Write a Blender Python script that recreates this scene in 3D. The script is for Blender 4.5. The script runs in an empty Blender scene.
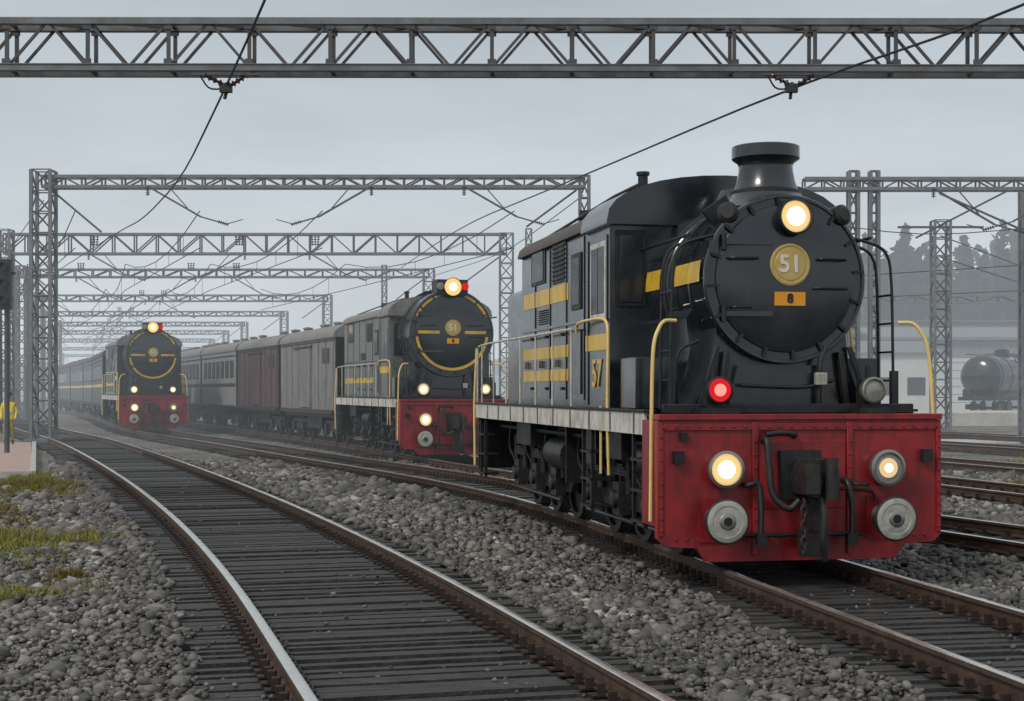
import bpy, math, random
import numpy as np
from mathutils import Vector, Matrix
import bmesh
random.seed(7); rng=np.random.default_rng(7)
scene=bpy.context.scene
scene.view_settings.view_transform='Standard'
try: scene.view_settings.look='None'
except Exception: pass
scene.view_settings.exposure=0
COL=scene.collection

# ------------------------------------------------------------------ materials
def _n(nt,t,**k):
    n=nt.nodes.new(t)
    for a,b in k.items(): setattr(n,a,b)
    return n
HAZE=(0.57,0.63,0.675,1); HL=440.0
def haze_out(nt,shader):  # paints haze into the material: pale glow colour mixed in by distance from origin
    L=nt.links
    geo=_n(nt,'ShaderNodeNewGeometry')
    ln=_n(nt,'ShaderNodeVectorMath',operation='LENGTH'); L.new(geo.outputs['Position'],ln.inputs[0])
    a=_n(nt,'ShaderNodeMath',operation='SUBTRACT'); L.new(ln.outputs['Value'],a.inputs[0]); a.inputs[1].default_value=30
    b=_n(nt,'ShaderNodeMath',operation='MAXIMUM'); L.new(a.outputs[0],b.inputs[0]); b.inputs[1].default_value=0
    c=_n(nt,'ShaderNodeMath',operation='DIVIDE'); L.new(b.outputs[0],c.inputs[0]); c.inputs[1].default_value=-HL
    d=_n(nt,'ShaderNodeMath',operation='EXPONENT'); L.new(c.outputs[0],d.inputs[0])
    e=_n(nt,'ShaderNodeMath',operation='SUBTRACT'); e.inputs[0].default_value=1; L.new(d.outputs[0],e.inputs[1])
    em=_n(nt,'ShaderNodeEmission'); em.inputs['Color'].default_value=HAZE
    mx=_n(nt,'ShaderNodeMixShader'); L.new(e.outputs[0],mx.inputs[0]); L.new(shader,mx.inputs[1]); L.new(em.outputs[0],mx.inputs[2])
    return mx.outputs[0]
def newmat(name):
    m=bpy.data.materials.new(name); m.use_nodes=True
    nt=m.node_tree; nt.nodes.clear()
    out=_n(nt,'ShaderNodeOutputMaterial')
    try: m.cycles.emission_sampling='NONE'
    except Exception: pass
    return m,nt,out
def mat(name,base,rough=.5,metal=0,var=.18,scale=3.0,bump=.0,bscale=40,dirt=None,dirt_amt=.4,dscale=(2,2,.5),haze=True,attr=None,spec=.5,coat=0):
    m,nt,out=newmat(name); L=nt.links
    p=_n(nt,'ShaderNodeBsdfPrincipled')
    tc=_n(nt,'ShaderNodeTexCoord')
    no=_n(nt,'ShaderNodeTexNoise'); no.inputs['Scale'].default_value=scale; no.inputs['Detail'].default_value=8; no.inputs['Roughness'].default_value=.65
    L.new(tc.outputs['Object'],no.inputs['Vector'])
    r=_n(nt,'ShaderNodeValToRGB')
    r.color_ramp.elements[0].position=.3; r.color_ramp.elements[1].position=.7
    r.color_ramp.elements[0].color=[c*(1-var) for c in base]+[1]
    r.color_ramp.elements[1].color=[min(1,c*(1+var)) for c in base]+[1]
    L.new(no.outputs['Fac'],r.inputs[0])
    col=r.outputs[0]
    if attr:
        at=_n(nt,'ShaderNodeAttribute',attribute_name=attr)
        r2=_n(nt,'ShaderNodeValToRGB')
        els=r2.color_ramp.elements
        stops=ATTRS[attr]
        els[0].position=stops[0][0]; els[0].color=list(stops[0][1])+[1]
        els[1].position=stops[-1][0]; els[1].color=list(stops[-1][1])+[1]
        for s in stops[1:-1]:
            e=els.new(s[0]); e.color=list(s[1])+[1]
        L.new(at.outputs['Fac'],r2.inputs[0])
        mm=_n(nt,'ShaderNodeMix',data_type='RGBA',blend_type='MULTIPLY'); mm.inputs[0].default_value=1
        L.new(r2.outputs[0],mm.inputs[6]); L.new(col,mm.inputs[7]); col=mm.outputs[2]
    if dirt:
        mp=_n(nt,'ShaderNodeMapping'); mp.inputs['Scale'].default_value=dscale
        L.new(tc.outputs['Object'],mp.inputs[0])
        n2=_n(nt,'ShaderNodeTexNoise'); n2.inputs['Scale'].default_value=2.2; n2.inputs['Detail'].default_value=10; n2.inputs['Roughness'].default_value=.7
        L.new(mp.outputs[0],n2.inputs['Vector'])
        rr=_n(nt,'ShaderNodeValToRGB'); rr.color_ramp.elements[0].position=.45; rr.color_ramp.elements[1].position=.72
        rr.color_ramp.elements[0].color=(0,0,0,1); rr.color_ramp.elements[1].color=(dirt_amt,)*3+(1,)
        L.new(n2.outputs['Fac'],rr.inputs[0])
        mx=_n(nt,'ShaderNodeMix',data_type='RGBA'); L.new(rr.outputs[0],mx.inputs[0]); L.new(col,mx.inputs[6]); mx.inputs[7].default_value=list(dirt)+[1]
        col=mx.outputs[2]
    L.new(col,p.inputs['Base Color'])
    mr=_n(nt,'ShaderNodeMapRange'); mr.inputs['From Min'].default_value=.3; mr.inputs['From Max'].default_value=.7
    mr.inputs['To Min'].default_value=max(.05,rough-.1); mr.inputs['To Max'].default_value=min(1,rough+.12)
    L.new(no.outputs['Fac'],mr.inputs[0]); L.new(mr.outputs[0],p.inputs['Roughness'])
    p.inputs['Metallic'].default_value=metal
    p.inputs['Specular IOR Level'].default_value=spec
    if coat:
        p.inputs['Coat Weight'].default_value=coat; p.inputs['Coat Roughness'].default_value=.16
    if bump>0:
        nb=_n(nt,'ShaderNodeTexNoise'); nb.inputs['Scale'].default_value=bscale; nb.inputs['Detail'].default_value=5
        L.new(tc.outputs['Object'],nb.inputs['Vector'])
        bp=_n(nt,'ShaderNodeBump'); bp.inputs['Strength'].default_value=bump; bp.inputs['Distance'].default_value=.02
        L.new(nb.outputs['Fac'],bp.inputs['Height']); L.new(bp.outputs[0],p.inputs['Normal'])
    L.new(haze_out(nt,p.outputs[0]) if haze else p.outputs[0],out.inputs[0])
    return m
def emis(name,c,s):
    m,nt,out=newmat(name)
    e=_n(nt,'ShaderNodeEmission'); e.inputs[0].default_value=list(c)+[1]; e.inputs[1].default_value=s
    nt.links.new(e.outputs[0],out.inputs[0])
    try: m.cycles.emission_sampling='AUTO'
    except Exception: pass
    return m
ATTRS={'tone':[(0,(.035,.034,.034)),(.3,(.095,.09,.085)),(.6,(.19,.18,.165)),(.85,(.30,.285,.265)),(1,(.50,.485,.45))],
       'gtone':[(0,(.13,.085,.03)),(.4,(.26,.21,.06)),(.75,(.20,.23,.05)),(1,(.42,.38,.12))],
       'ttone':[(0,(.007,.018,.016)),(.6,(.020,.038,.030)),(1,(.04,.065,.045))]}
M={}; MATS=[]
def reg(k,m): M[k]=len(MATS); MATS.append(m)
reg('black',mat('black_paint',(.010,.015,.021),.24,var=.4,scale=2.5,bump=.05,bscale=9,dirt=(.05,.05,.048),dirt_amt=.26,coat=.7))
reg('black2',mat('matt_black',(.008,.010,.012),.48,var=.3,bump=.1,dirt=(.05,.043,.035),dirt_amt=.5,dscale=(3,3,2)))
reg('red',mat('red_paint',(.28,.014,.019),.38,var=.28,scale=2,bump=.08,bscale=18,dirt=(.05,.012,.012),dirt_amt=.75,dscale=(3,3,.9),coat=.2))
reg('cream',mat('sill_paint',(.62,.60,.55),.6,var=.12,dirt=(.16,.12,.09),dirt_amt=.75,dscale=(3,3,1.5)))
reg('yellow',mat('yellow_paint',(.72,.45,.03),.45,var=.14,dirt=(.16,.11,.04),dirt_amt=.5,coat=.3))
reg('gold',mat('handrail_paint',(.78,.56,.20),.42,var=.12,scale=8))
reg('steel',mat('dark_steel',(.034,.034,.036),.42,metal=.4,var=.35,scale=6,bump=.2,dirt=(.10,.065,.04),dirt_amt=.5,dscale=(4,4,4)))
reg('glass',mat('window_glass',(.02,.025,.03),.08,var=.1))
reg('roof',mat('roof_paint',(.085,.072,.066),.6,var=.25,dirt=(.14,.12,.11),dirt_amt=.6,dscale=(2,2,2)))
reg('rim',mat('lamp_rim',(.32,.31,.29),.35,metal=.8,var=.1))
reg('buff',mat('buffer_face',(.42,.42,.37),.45,metal=.2,var=.2,scale=9,dirt=(.1,.09,.08),dirt_amt=.5,dscale=(5,5,5)))
reg('lamp_in',emis('lamp_core',(1,.80,.48),3.2))
reg('lamp_out',emis('lamp_halo',(1,.58,.22),1.2))
reg('lamp_red',emis('lamp_red_core',(1,.14,.11),3.0))
reg('lamp_redo',emis('lamp_red_edge',(.8,.02,.03),.9))
reg('lens',mat('lamp_lens',(.25,.26,.24),.12,var=.25,scale=20))
reg('lamp_dim',emis('lamp_dim',(1,.70,.34),.85))
reg('orange',mat('orange_plate',(.80,.33,.02),.5,var=.08))
reg('brass',mat('brass',(.55,.40,.13),.4,metal=.25,var=.15,scale=15))
reg('grey_body',mat('grey_green_body',(.15,.17,.16),.45,var=.2,dirt=(.06,.05,.04),dirt_amt=.6))
reg('van_grey',mat('van_grey',(.21,.20,.20),.55,var=.18,dirt=(.08,.068,.06),dirt_amt=.8))
reg('van_red',mat('van_purple_brown',(.09,.05,.058),.6,var=.2,dirt=(.05,.035,.035),dirt_amt=.7))
reg('coach_lt',mat('coach_light',(.25,.25,.25),.5,var=.15,dirt=(.09,.08,.075),dirt_amt=.75))
reg('coach_dk',mat('coach_dark',(.028,.040,.042),.4,var=.2,dirt=(.06,.05,.04),dirt_amt=.5))
reg('rooflt',mat('coach_roof',(.22,.215,.21),.6,var=.18,dirt=(.1,.09,.08),dirt_amt=.7))
reg('white',mat('sign_white',(.7,.7,.66),.6,var=.08))
GAL=mat('galvanised_steel',(.085,.09,.098),.5,metal=.3,var=.3,scale=2,dirt=(.13,.08,.055),dirt_amt=.45,dscale=(1,1,1))
GALL=mat('gantry_chord',(.18,.188,.198),.45,metal=.3,var=.28,scale=1.5,dirt=(.10,.07,.05),dirt_amt=.55,dscale=(1,1,1))
WIRE=mat('wire',(.03,.032,.035),.6,var=.1)
INS=mat('insulator',(.05,.03,.025),.25,var=.2)

# ------------------------------------------------------------------ mesh buffer
def basis(d):
    d=Vector(d).normalized()
    up=Vector((0,0,1)) if abs(d.z)<.95 else Vector((0,1,0))
    a=d.cross(up).normalized(); b=a.cross(d).normalized()
    return d,a,b
class MB:
    def __init__(s): s.v=[];s.f=[];s.m=[];s.s=[]
    def add(s,vs,fs,mat=0,smooth=False):
        o=len(s.v); s.v+= [tuple(v) for v in vs]
        for f in fs: s.f.append(tuple(i+o for i in f)); s.m.append(mat); s.s.append(smooth)
    def b(s,x0,x1,y0,y1,z0,z1,mat=0):
        s.add([(x0,y0,z0),(x1,y0,z0),(x1,y1,z0),(x0,y1,z0),(x0,y0,z1),(x1,y0,z1),(x1,y1,z1),(x0,y1,z1)],
              [(0,3,2,1),(4,5,6,7),(0,1,5,4),(1,2,6,5),(2,3,7,6),(3,0,4,7)],mat)
    def beam(s,p,q,w,h,mat=0):
        p=Vector(p);q=Vector(q);d,a,b=basis(q-p)
        a=a*w/2;b=b*h/2
        vs=[p-a-b,p+a-b,p+a+b,p-a+b,q-a-b,q+a-b,q+a+b,q-a+b]
        s.add(vs,[(0,1,2,3),(7,6,5,4),(0,4,5,1),(1,5,6,2),(2,6,7,3),(3,7,4,0)],mat)
    def lathe(s,prof,o,ax,seg=24,mat=0,smooth=True):
        o=Vector(o);d,a,b=basis(ax); vs=[];fs=[];n=len(prof)
        for r,h in prof:
            for k in range(seg):
                t=2*math.pi*k/seg
                vs.append(o+d*h+(a*math.cos(t)+b*math.sin(t))*max(r,1e-4))
        for i in range(n-1):
            for k in range(seg):
                k2=(k+1)%seg
                fs.append((i*seg+k,i*seg+k2,(i+1)*seg+k2,(i+1)*seg+k))
        s.add(vs,fs,mat,smooth)
        for i in (0,n-1):
            if prof[i][0]>1e-3:
                s.add(vs[i*seg:(i+1)*seg],[tuple(range(seg))],mat)
    def cyl(s,p,q,r,seg=16,mat=0,r2=None):
        p=Vector(p);q=Vector(q);L=(q-p).length
        s.lathe([(r,0),(r if r2 is None else r2,L)],p,q-p,seg,mat)
    def tube(s,pts,r,seg=8,mat=0,rnd=2):
        P=[Vector(p) for p in pts]
        for _ in range(rnd):
            if len(P)<3: break
            Q=[P[0]]
            for i in range(len(P)-1):
                a,b=P[i],P[i+1]
                if i>0: Q.append(a.lerp(b,.2))
                if i<len(P)-2: Q.append(a.lerp(b,.8))
            Q.append(P[-1]); P=Q
        vs=[];fs=[];n=len(P)
        _,a0,_=basis(P[1]-P[0])
        for i in range(n):
            d=(P[min(i+1,n-1)]-P[max(i-1,0)]).normalized()
            a0=(a0-d*a0.dot(d)).normalized(); b0=a0.cross(d)
            for k in range(seg):
                t=2*math.pi*k/seg; vs.append(P[i]+(a0*math.cos(t)+b0*math.sin(t))*r)
        for i in range(n-1):
            for k in range(seg):
                k2=(k+1)%seg; fs.append((i*seg+k,i*seg+k2,(i+1)*seg+k2,(i+1)*seg+k))
        s.add(vs,fs,mat,True)
        s.add(vs[:seg],[tuple(range(seg))],mat); s.add(vs[-seg:],[tuple(range(seg))],mat)
    def prism(s,prof,y0,y1,mat=0,smooth=False):
        n=len(prof)
        vs=[(x,y0,z) for x,z in prof]+[(x,y1,z) for x,z in prof]
        s.add(vs,[(i,(i+1)%n,n+(i+1)%n,n+i) for i in range(n)],mat,smooth)
        s.add([(x,y0,z) for x,z in prof],[tuple(range(n))],mat); s.add([(x,y1,z) for x,z in prof],[tuple(range(n))],mat)
    def prismx(s,prof,x0,x1,mat=0):
        n=len(prof)
        vs=[(x0,y,z) for y,z in prof]+[(x1,y,z) for y,z in prof]
        s.add(vs,[(i,(i+1)%n,n+(i+1)%n,n+i) for i in range(n)]+[tuple(range(n)),tuple(range(n,2*n))],mat)
    def obj(s,name,mats=None,parent=None,bevel=0,loc=None,rot=0,recalc=True):
        me=bpy.data.meshes.new(name)
        me.from_pydata(s.v,[],s.f)
        used=sorted(set(s.m)); mp={u:i for i,u in enumerate(used)}
        ml=mats or MATS
        for u in used: me.materials.append(ml[u])
        me.polygons.foreach_set('material_index',[mp[m] for m in s.m])
        me.polygons.foreach_set('use_smooth',s.s)
        if recalc:
            bm=bmesh.new(); bm.from_mesh(me); bmesh.ops.recalc_face_normals(bm,faces=bm.faces); bm.to_mesh(me); bm.free()
        try: me.set_sharp_from_angle(angle=math.radians(38))
        except Exception: pass
        me.update()
        o=bpy.data.objects.new(name,me); COL.objects.link(o)
        if parent: o.parent=parent
        if loc: o.location=loc
        if rot: o.rotation_euler=(0,0,rot)
        if bevel:
            md=o.modifiers.new('bevel','BEVEL'); md.width=bevel; md.segments=2; md.limit_method='ANGLE'; md.angle_limit=math.radians(50)
        return o
def empty(name,loc=(0,0,0),rot=0):
    e=bpy.data.objects.new(name,None); COL.objects.link(e); e.location=loc; e.rotation_euler=(0,0,rot); return e
def text(name,body,size,parent,M3,pos,mi,ext=.004):
    c=bpy.data.curves.new(name,'FONT'); c.body=body; c.size=size; c.extrude=ext; c.align_x='CENTER'; c.align_y='CENTER'; c.offset=.004
    c.materials.append(MATS[mi])
    o=bpy.data.objects.new(name,c); COL.objects.link(o); o.parent=parent
    mm=Matrix(M3).transposed().to_4x4(); mm.translation=Vector(pos); o.matrix_local=mm
    return o
FRONT=((1,0,0),(0,0,1),(0,-1,0)); LEFT=((0,-1,0),(0,0,1),(-1,0,0))

# ------------------------------------------------------------------ track paths (X as function of Y)
class Path:
    def __init__(s,pts,gauge):
        s.g=gauge
        y=np.array([p[0] for p in pts],float); x=np.array([p[1] for p in pts],float); n=len(y)
        h=np.diff(y); A=np.zeros((n,n)); r=np.zeros(n); A[0,0]=A[-1,-1]=1
        for i in range(1,n-1):
            A[i,i-1]=h[i-1];A[i,i]=2*(h[i-1]+h[i]);A[i,i+1]=h[i]; r[i]=6*((x[i+1]-x[i])/h[i]-(x[i]-x[i-1])/h[i-1])
        s.M=np.linalg.solve(A,r); s.y=y;s.x=x;s.h=h
        yy=np.concatenate([np.arange(y[0],60,.5),np.arange(60,min(y[-1],200),1.5),np.arange(min(y[-1],200),y[-1]+.1,8)])
        s.Y=yy; s.X=s(yy); s.S=np.concatenate([[0],np.cumsum(np.hypot(np.diff(s.X),np.diff(s.Y)))])
    def __call__(s,q):
        q=np.asarray(q,float); i=np.clip(np.searchsorted(s.y,q)-1,0,len(s.h)-1)
        a=s.y[i];b=s.y[i+1];h=s.h[i]
        return s.M[i]*(b-q)**3/(6*h)+s.M[i+1]*(q-a)**3/(6*h)+(s.x[i]/h-s.M[i]*h/6)*(b-q)+(s.x[i+1]/h-s.M[i+1]*h/6)*(q-a)
    def slope(s,q): return (s(np.asarray(q)+.2)-s(np.asarray(q)-.2))/.4
    def off(s,x,y):
        sl=s.slope(y); return (x-s(y))/np.sqrt(1+sl*sl)
    def at(s,S): return float(np.interp(S,s.S,s.X)),float(np.interp(S,s.S,s.Y))
    def sY(s,Y): return float(np.interp(Y,s.Y,s.S))
T0=Path([(1,1.95),(5,.88),(8.68,-.12),(13.5,-1.42),(20.8,-3.6),(33.75,-7.95),(45,-12),(57,-16.6),(67,-20.8),(80,-25.8),(100,-33),(126,-42.5),(160,-53.5),(220,-73),(300,-97),(500,-155)],2.0)
T1=Path([(3,5.0),(9,3.98),(15,2.9),(25,.85),(32,-1.5),(39.7,-4.7),(50,-8.9),(67.5,-16.2),(78,-19.9),(100,-27),(126,-36.5),(160,-48),(220,-66.5),(300,-89),(500,-145)],1.5)
T2=Path([(6,10.2),(12,8.5),(20,6.0),(30,2.0),(39.7,-1.5),(49.2,-4.4),(57.5,-7.4),(67.5,-11.2),(76,-14.4),(83,-17.0),(100,-22.8),(126,-32.2),(160,-43.5),(220,-61.5),(300,-83.5),(500,-140)],1.45)
T3=Path([(6,14),(12,12.7),(20,11.0),(30,8.6),(45,4.2),(60,-1),(80,-8.6),(100,-16.5),(126,-27),(160,-39),(220,-57),(300,-79),(500,-135)],1.45)
T4=Path([(6,19),(15,17),(30,13.6),(45,9.4),(60,4.6),(80,-2.8),(100,-10.8),(126,-21.8),(160,-34.5),(220,-52.5),(300,-74),(500,-130)],1.45)
T5=Path([(10,24),(30,20.3),(50,15.5),(70,9),(100,-1.5),(126,-14),(160,-28),(220,-47),(300,-69),(500,-125)],1.45)
T6=Path([(14,30.5),(30,27.5),(50,22.8),(70,16.5),(100,6),(140,-10),(220,-40),(300,-63),(500,-120)],1.45)
TR=[T0,T1,T2,T3,T4,T5,T6]

RUST=mat('rail_rust',(.080,.048,.033),.65,metal=.2,var=.4,scale=5,bump=.25)
RTOP=mat('rail_head',(.74,.72,.68),.20,metal=.8,var=.15,scale=4)
SLP=mat('sleeper_timber',(.027,.026,.026),.62,var=.6,scale=5,bump=.6,bscale=25,dirt=(.095,.088,.08),dirt_amt=.6,dscale=(1.2,7,3))
CLIP=mat('rail_fastening',(.04,.028,.023),.6,metal=.4,var=.4,scale=9)
def build_track(T,idx):
    e=empty('railway_track')
    prof=[(-.040,-.003),(-.034,0),(.034,0),(.040,-.003),(.040,-.035),(.012,-.045),(.012,-.13),(.07,-.145),(.07,-.158),(-.07,-.158),(-.07,-.145),(-.012,-.13),(-.012,-.045),(-.040,-.035)]
    n=len(prof)
    for side,nm in ((-1,'rail_inner'),(1,'rail_outer')):
        mb=MB()
        sl=T.slope(T.Y); q=np.sqrt(1+sl*sl); nx=1/q; ny=-sl/q
        for i in range(len(T.Y)):
            for a,z in prof:
                o=side*(T.g/2)+a
                mb.v.append((T.X[i]+o*nx[i],T.Y[i]+o*ny[i],z))
        for i in range(len(T.Y)-1):
            for k in range(n):
                k2=(k+1)%n
                mb.f.append((i*n+k,i*n+k2,(i+1)*n+k2,(i+1)*n+k)); mb.m.append(0 if k in (0,1,2) else 1); mb.s.append(False)
        mb.obj(nm,[RTOP,RUST],e,recalc=True)
    sp=.235 if idx<2 else .5
    hw=1.62 if idx==0 else 1.3
    mb=MB(); cl=MB()
    s=0; Smax=T.sY(110 if idx<3 else 90); cnt=0
    while s<Smax:
        x,y=T.at(s); sl=float(T.slope(y)); yaw=math.atan(-sl)
        c,sn=math.cos(yaw),math.sin(yaw)
        w=.073+random.uniform(-.010,.007) if idx<2 else .12
        l1=hw+random.uniform(-.10,.07); l2=hw+random.uniform(-.10,.07); zz=-.162+random.uniform(-.020,.0); jr=random.uniform(-.012,.012); tl=random.uniform(-.006,.006)
        vs=[]
        for z in (-.30,zz):
            for (a,b) in ((-l1,-w),(l2,-w),(l2,w),(-l1,w)):
                zq=z+(tl*b/w if z>-.2 else 0)
                b+=jr*a
                vs.append((x+a*c-b*sn,y+a*sn+b*c,zq))
        mb.add(vs,[(0,3,2,1),(4,5,6,7),(0,1,5,4),(1,2,6,5),(2,3,7,6),(3,0,4,7)],0)
        if y<45 and idx<4:
            for sd in (-1,1):
                for k in (-1,1):
                    a=sd*T.g/2+k*.085
                    px,py=x+a*c,y+a*sn
                    cl.b(px-.028,px+.028,py-.03,py+.03,-.165,-.085+random.uniform(-.01,.012))
                a=sd*T.g/2
                p=(x+(a-.16)*c,y+(a-.16)*sn,-.156);q=(x+(a+.16)*c,y+(a+.16)*sn,-.156)
                cl.beam(p,q,.11,.014)
        s+=sp
    mb.obj('sleepers',[SLP],e,recalc=False)
    if cl.v: cl.obj('rail_fastenings',[CLIP],e,recalc=False)
for i,T in enumerate(TR): build_track(T,i)

# ------------------------------------------------------------------ ground
def ground_mat():
    m,nt,out=newmat('gravel_ground'); L=nt.links
    p=_n(nt,'ShaderNodeBsdfPrincipled'); tc=_n(nt,'ShaderNodeTexCoord')
    vo=_n(nt,'ShaderNodeTexVoronoi'); vo.inputs['Scale'].default_value=13
    L.new(tc.outputs['Object'],vo.inputs['Vector'])
    sep=_n(nt,'ShaderNodeSeparateColor'); L.new(vo.outputs['Color'],sep.inputs[0])
    r=_n(nt,'ShaderNodeValToRGB'); e=r.color_ramp.elements
    e[0].color=(.055,.053,.05,1); e[1].color=(.31,.295,.275,1); q=e.new(.5); q.color=(.135,.13,.122,1)
    L.new(sep.outputs[0],r.inputs[0])
    no=_n(nt,'ShaderNodeTexNoise'); no.inputs['Scale'].default_value=.35; no.inputs['Detail'].default_value=8
    L.new(tc.outputs['Object'],no.inputs['Vector'])
    r2=_n(nt,'ShaderNodeValToRGB'); r2.color_ramp.elements[0].position=.35; r2.color_ramp.elements[1].position=.7
    r2.color_ramp.elements[0].color=(.62,.60,.57,1); r2.color_ramp.elements[1].color=(1.2,1.14,1.05,1)
    L.new(no.outputs['Fac'],r2.inputs[0])
    mm=_n(nt,'ShaderNodeMix',data_type='RGBA',blend_type='MULTIPLY'); mm.inputs[0].default_value=1
    L.new(r.outputs[0],mm.inputs[6]); L.new(r2.outputs[0],mm.inputs[7]); L.new(mm.outputs[2],p.inputs['Base Color'])
    p.inputs['Roughness'].default_value=.85
    bp=_n(nt,'ShaderNodeBump'); bp.inputs['Strength'].default_value=.9; bp.inputs['Distance'].default_value=.04; bp.invert=True
    L.new(vo.outputs['Distance'],bp.inputs['Height']); L.new(bp.outputs[0],p.inputs['Normal'])
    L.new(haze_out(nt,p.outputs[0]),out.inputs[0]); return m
g=MB(); g.add([(-3000,-300,-.235),(3000,-300,-.235),(3000,4000,-.235),(-3000,4000,-.235)],[(0,1,2,3)],0); g.obj('ground',[ground_mat()])

ico=bmesh.new(); bmesh.ops.create_icosphere(ico,subdivisions=1,radius=1); ico.verts.ensure_lookup_table()
IV=np.array([v.co[:] for v in ico.verts]); IF=np.array([[v.index for v in f.verts] for f in ico.faces]); ico.free()
def stones(name,pos,size,tone,matl):
    n=len(pos); V=np.repeat(IV[None],n,0)
    V=V*(1+rng.uniform(-.30,.30,(n,12,1)))
    V=V*(np.stack([rng.uniform(.7,1.3,n),rng.uniform(.6,1.1,n),rng.uniform(.45,.85,n)],1)[:,None,:])
    a=rng.uniform(0,2*np.pi,n);t=rng.uniform(-.7,.7,n)
    ct,st=np.cos(t)[:,None],np.sin(t)[:,None]
    y=V[:,:,1]*ct-V[:,:,2]*st; z=V[:,:,1]*st+V[:,:,2]*ct; x=V[:,:,0]
    ca,sa=np.cos(a)[:,None],np.sin(a)[:,None]
    V=np.stack([x*ca-y*sa,x*sa+y*ca,z],2)*size[:,None,None]+pos[:,None,:]
    F=(IF[None]+ (np.arange(n)*12)[:,None,None]).reshape(-1)
    me=bpy.data.meshes.new(name); nf=n*20
    me.vertices.add(n*12); me.vertices.foreach_set('co',V.reshape(-1).astype(np.float32))
    me.loops.add(nf*3); me.loops.foreach_set('vertex_index',F.astype(np.int32))
    me.polygons.add(nf); me.polygons.foreach_set('loop_start',(np.arange(nf)*3).astype(np.int32))
    try: me.polygons.foreach_set('loop_total',np.full(nf,3,np.int32))
    except Exception: pass
    at=me.attributes.new('tone','FLOAT','POINT'); at.data.foreach_set('value',np.repeat(tone,12).astype(np.float32))
    me.materials.append(matl); me.update(calc_edges=True); 
    o=bpy.data.objects.new(name,me); COL.objects.link(o); return o
STM=mat('ballast_stone',(.98,.955,.92),.62,var=.32,scale=14,attr='tone',haze=False,spec=.5)
P=[];S=[];Tn=[]
def noise2(x,y):
    return (np.sin(x*1.7+y*.6)+np.sin(x*.5-y*1.9+1.3)+np.sin(x*3.1+y*2.7+.4)*.6)/2.6
bands=[(6.5,12,.026,430),(12,18,.034,265),(18,27,.047,140),(27,42,.068,65)]
for y0,y1,r,den in bands:
    xl=-.36*y1-2.5; xr=.36*y1+2.5
    n=int((y1-y0)*(xr-xl)*den)
    y=rng.uniform(y0,y1,n); x=rng.uniform(xl,xr,n)
    keep=np.abs(x)<.36*y+2
    keep&=~((y>32.5)&(x<-10.6-(y-34.6)*.318))
    sz=r*np.exp(rng.normal(0,.40,n)); z=-.225+rng.uniform(-.01,.035,n)+.02*noise2(x,y)
    for k,T in enumerate(TR[:5]):
        o=np.abs(T.off(x,y)); hw=(1.62 if k==0 else 1.3)
        rail=np.abs(o-T.g/2)<.1+sz
        inside=o<hw-.10+.10*noise2(x*3,y*3)
        keep&=~(rail)
        pin=.035 if k<2 else .5
        keep&=~(inside&(rng.uniform(0,1,n)>pin))
        z=np.where(inside,z+.03 if k<2 else z-.02,z)
        sz=np.where(inside,np.minimum(sz,.024),sz)
        z=np.where((~inside)&(o<hw+.5),z+.05*(1-np.clip(o-hw+.1,0,.6)/.6),z)
    P.append(np.stack([x,y,z],1)[keep]);S.append(sz[keep])
    t=np.clip(rng.beta(1.9,2.2,n)+.12*noise2(x*.7,y*.7),0,1)
    for k,T in enumerate(TR[:3]):
        o=np.abs(T.off(x,y)); t=np.where(o<2.0,t*.78,t)
    Tn.append(t[keep])
stones('ballast_stones',np.concatenate(P),np.concatenate(S),np.concatenate(Tn),STM)

# grass verge + grass
SOIL=mat('verge_soil',(.10,.082,.05),.95,var=.4,scale=1.5,bump=.6,bscale=20)
def blob(name,pts,z,matl,jit=.25,sub=6):
    mb=MB(); out=[]
    n=len(pts)
    for i in range(n):
        a=pts[i];b=pts[(i+1)%n]
        for k in range(sub):
            t=k/sub; out.append((a[0]+(b[0]-a[0])*t+random.uniform(-jit,jit),a[1]+(b[1]-a[1])*t+random.uniform(-jit,jit),z))
    mb.add(out,[tuple(range(len(out)))],0); return mb.obj(name,[matl])
blob('grass_verge',[(-7.3,17),(-6.6,21),(-8.6,27),(-11.4,36),(-16.8,52),(-23,66),(-60,100),(-60,20),(-20,10),(-9,10)],-.222,SOIL,.3)
GR=mat('grass_blades',(1,1,1),.8,var=.2,scale=2,attr='gtone',spec=.2)
bl=[];tn=[]
def patch(cx,cy,rx,ry,n,h,rot=0,t0=0,t1=1):
    for _ in range(n):
        a=random.uniform(0,6.283); q=random.random()**.65*1.15
        q*= .75+.35*math.sin(3*a+cx)+.15*math.sin(7*a)+.12*math.sin(13*a+cy)
        u=q*rx*math.cos(a);v=q*ry*math.sin(a)
        x=cx+u*math.cos(rot)-v*math.sin(rot);y=cy+u*math.sin(rot)+v*math.cos(rot)
        t=random.uniform(t0,t1)
        for _ in range(random.randint(4,7)):
            th=random.uniform(0,6.283);hh=h*random.uniform(.35,1.25)*(1.15-.5*min(1,q));w=.005+.00055*cy
            bx=x+random.uniform(-.05,.05);by=y+random.uniform(-.05,.05)
            lx=random.uniform(-.7,.7)*hh;ly=random.uniform(-.7,.7)*hh
            bl.append([(bx-w*math.cos(th),by-w*math.sin(th),-.23),(bx+w*math.cos(th),by+w*math.sin(th),-.23),(bx+lx,by+ly,-.23+hh)])
            tn.append(min(1,max(0,t+random.uniform(-.15,.15))))
patch(-7.5,19.5,2.7,1.9,3800,.15,0,.35,1); patch(-5.75,14.2,1.5,1.2,3000,.13,.3,.4,1); patch(-9.9,31,1.1,4.6,2200,.17,.28,.1,.9)
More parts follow.
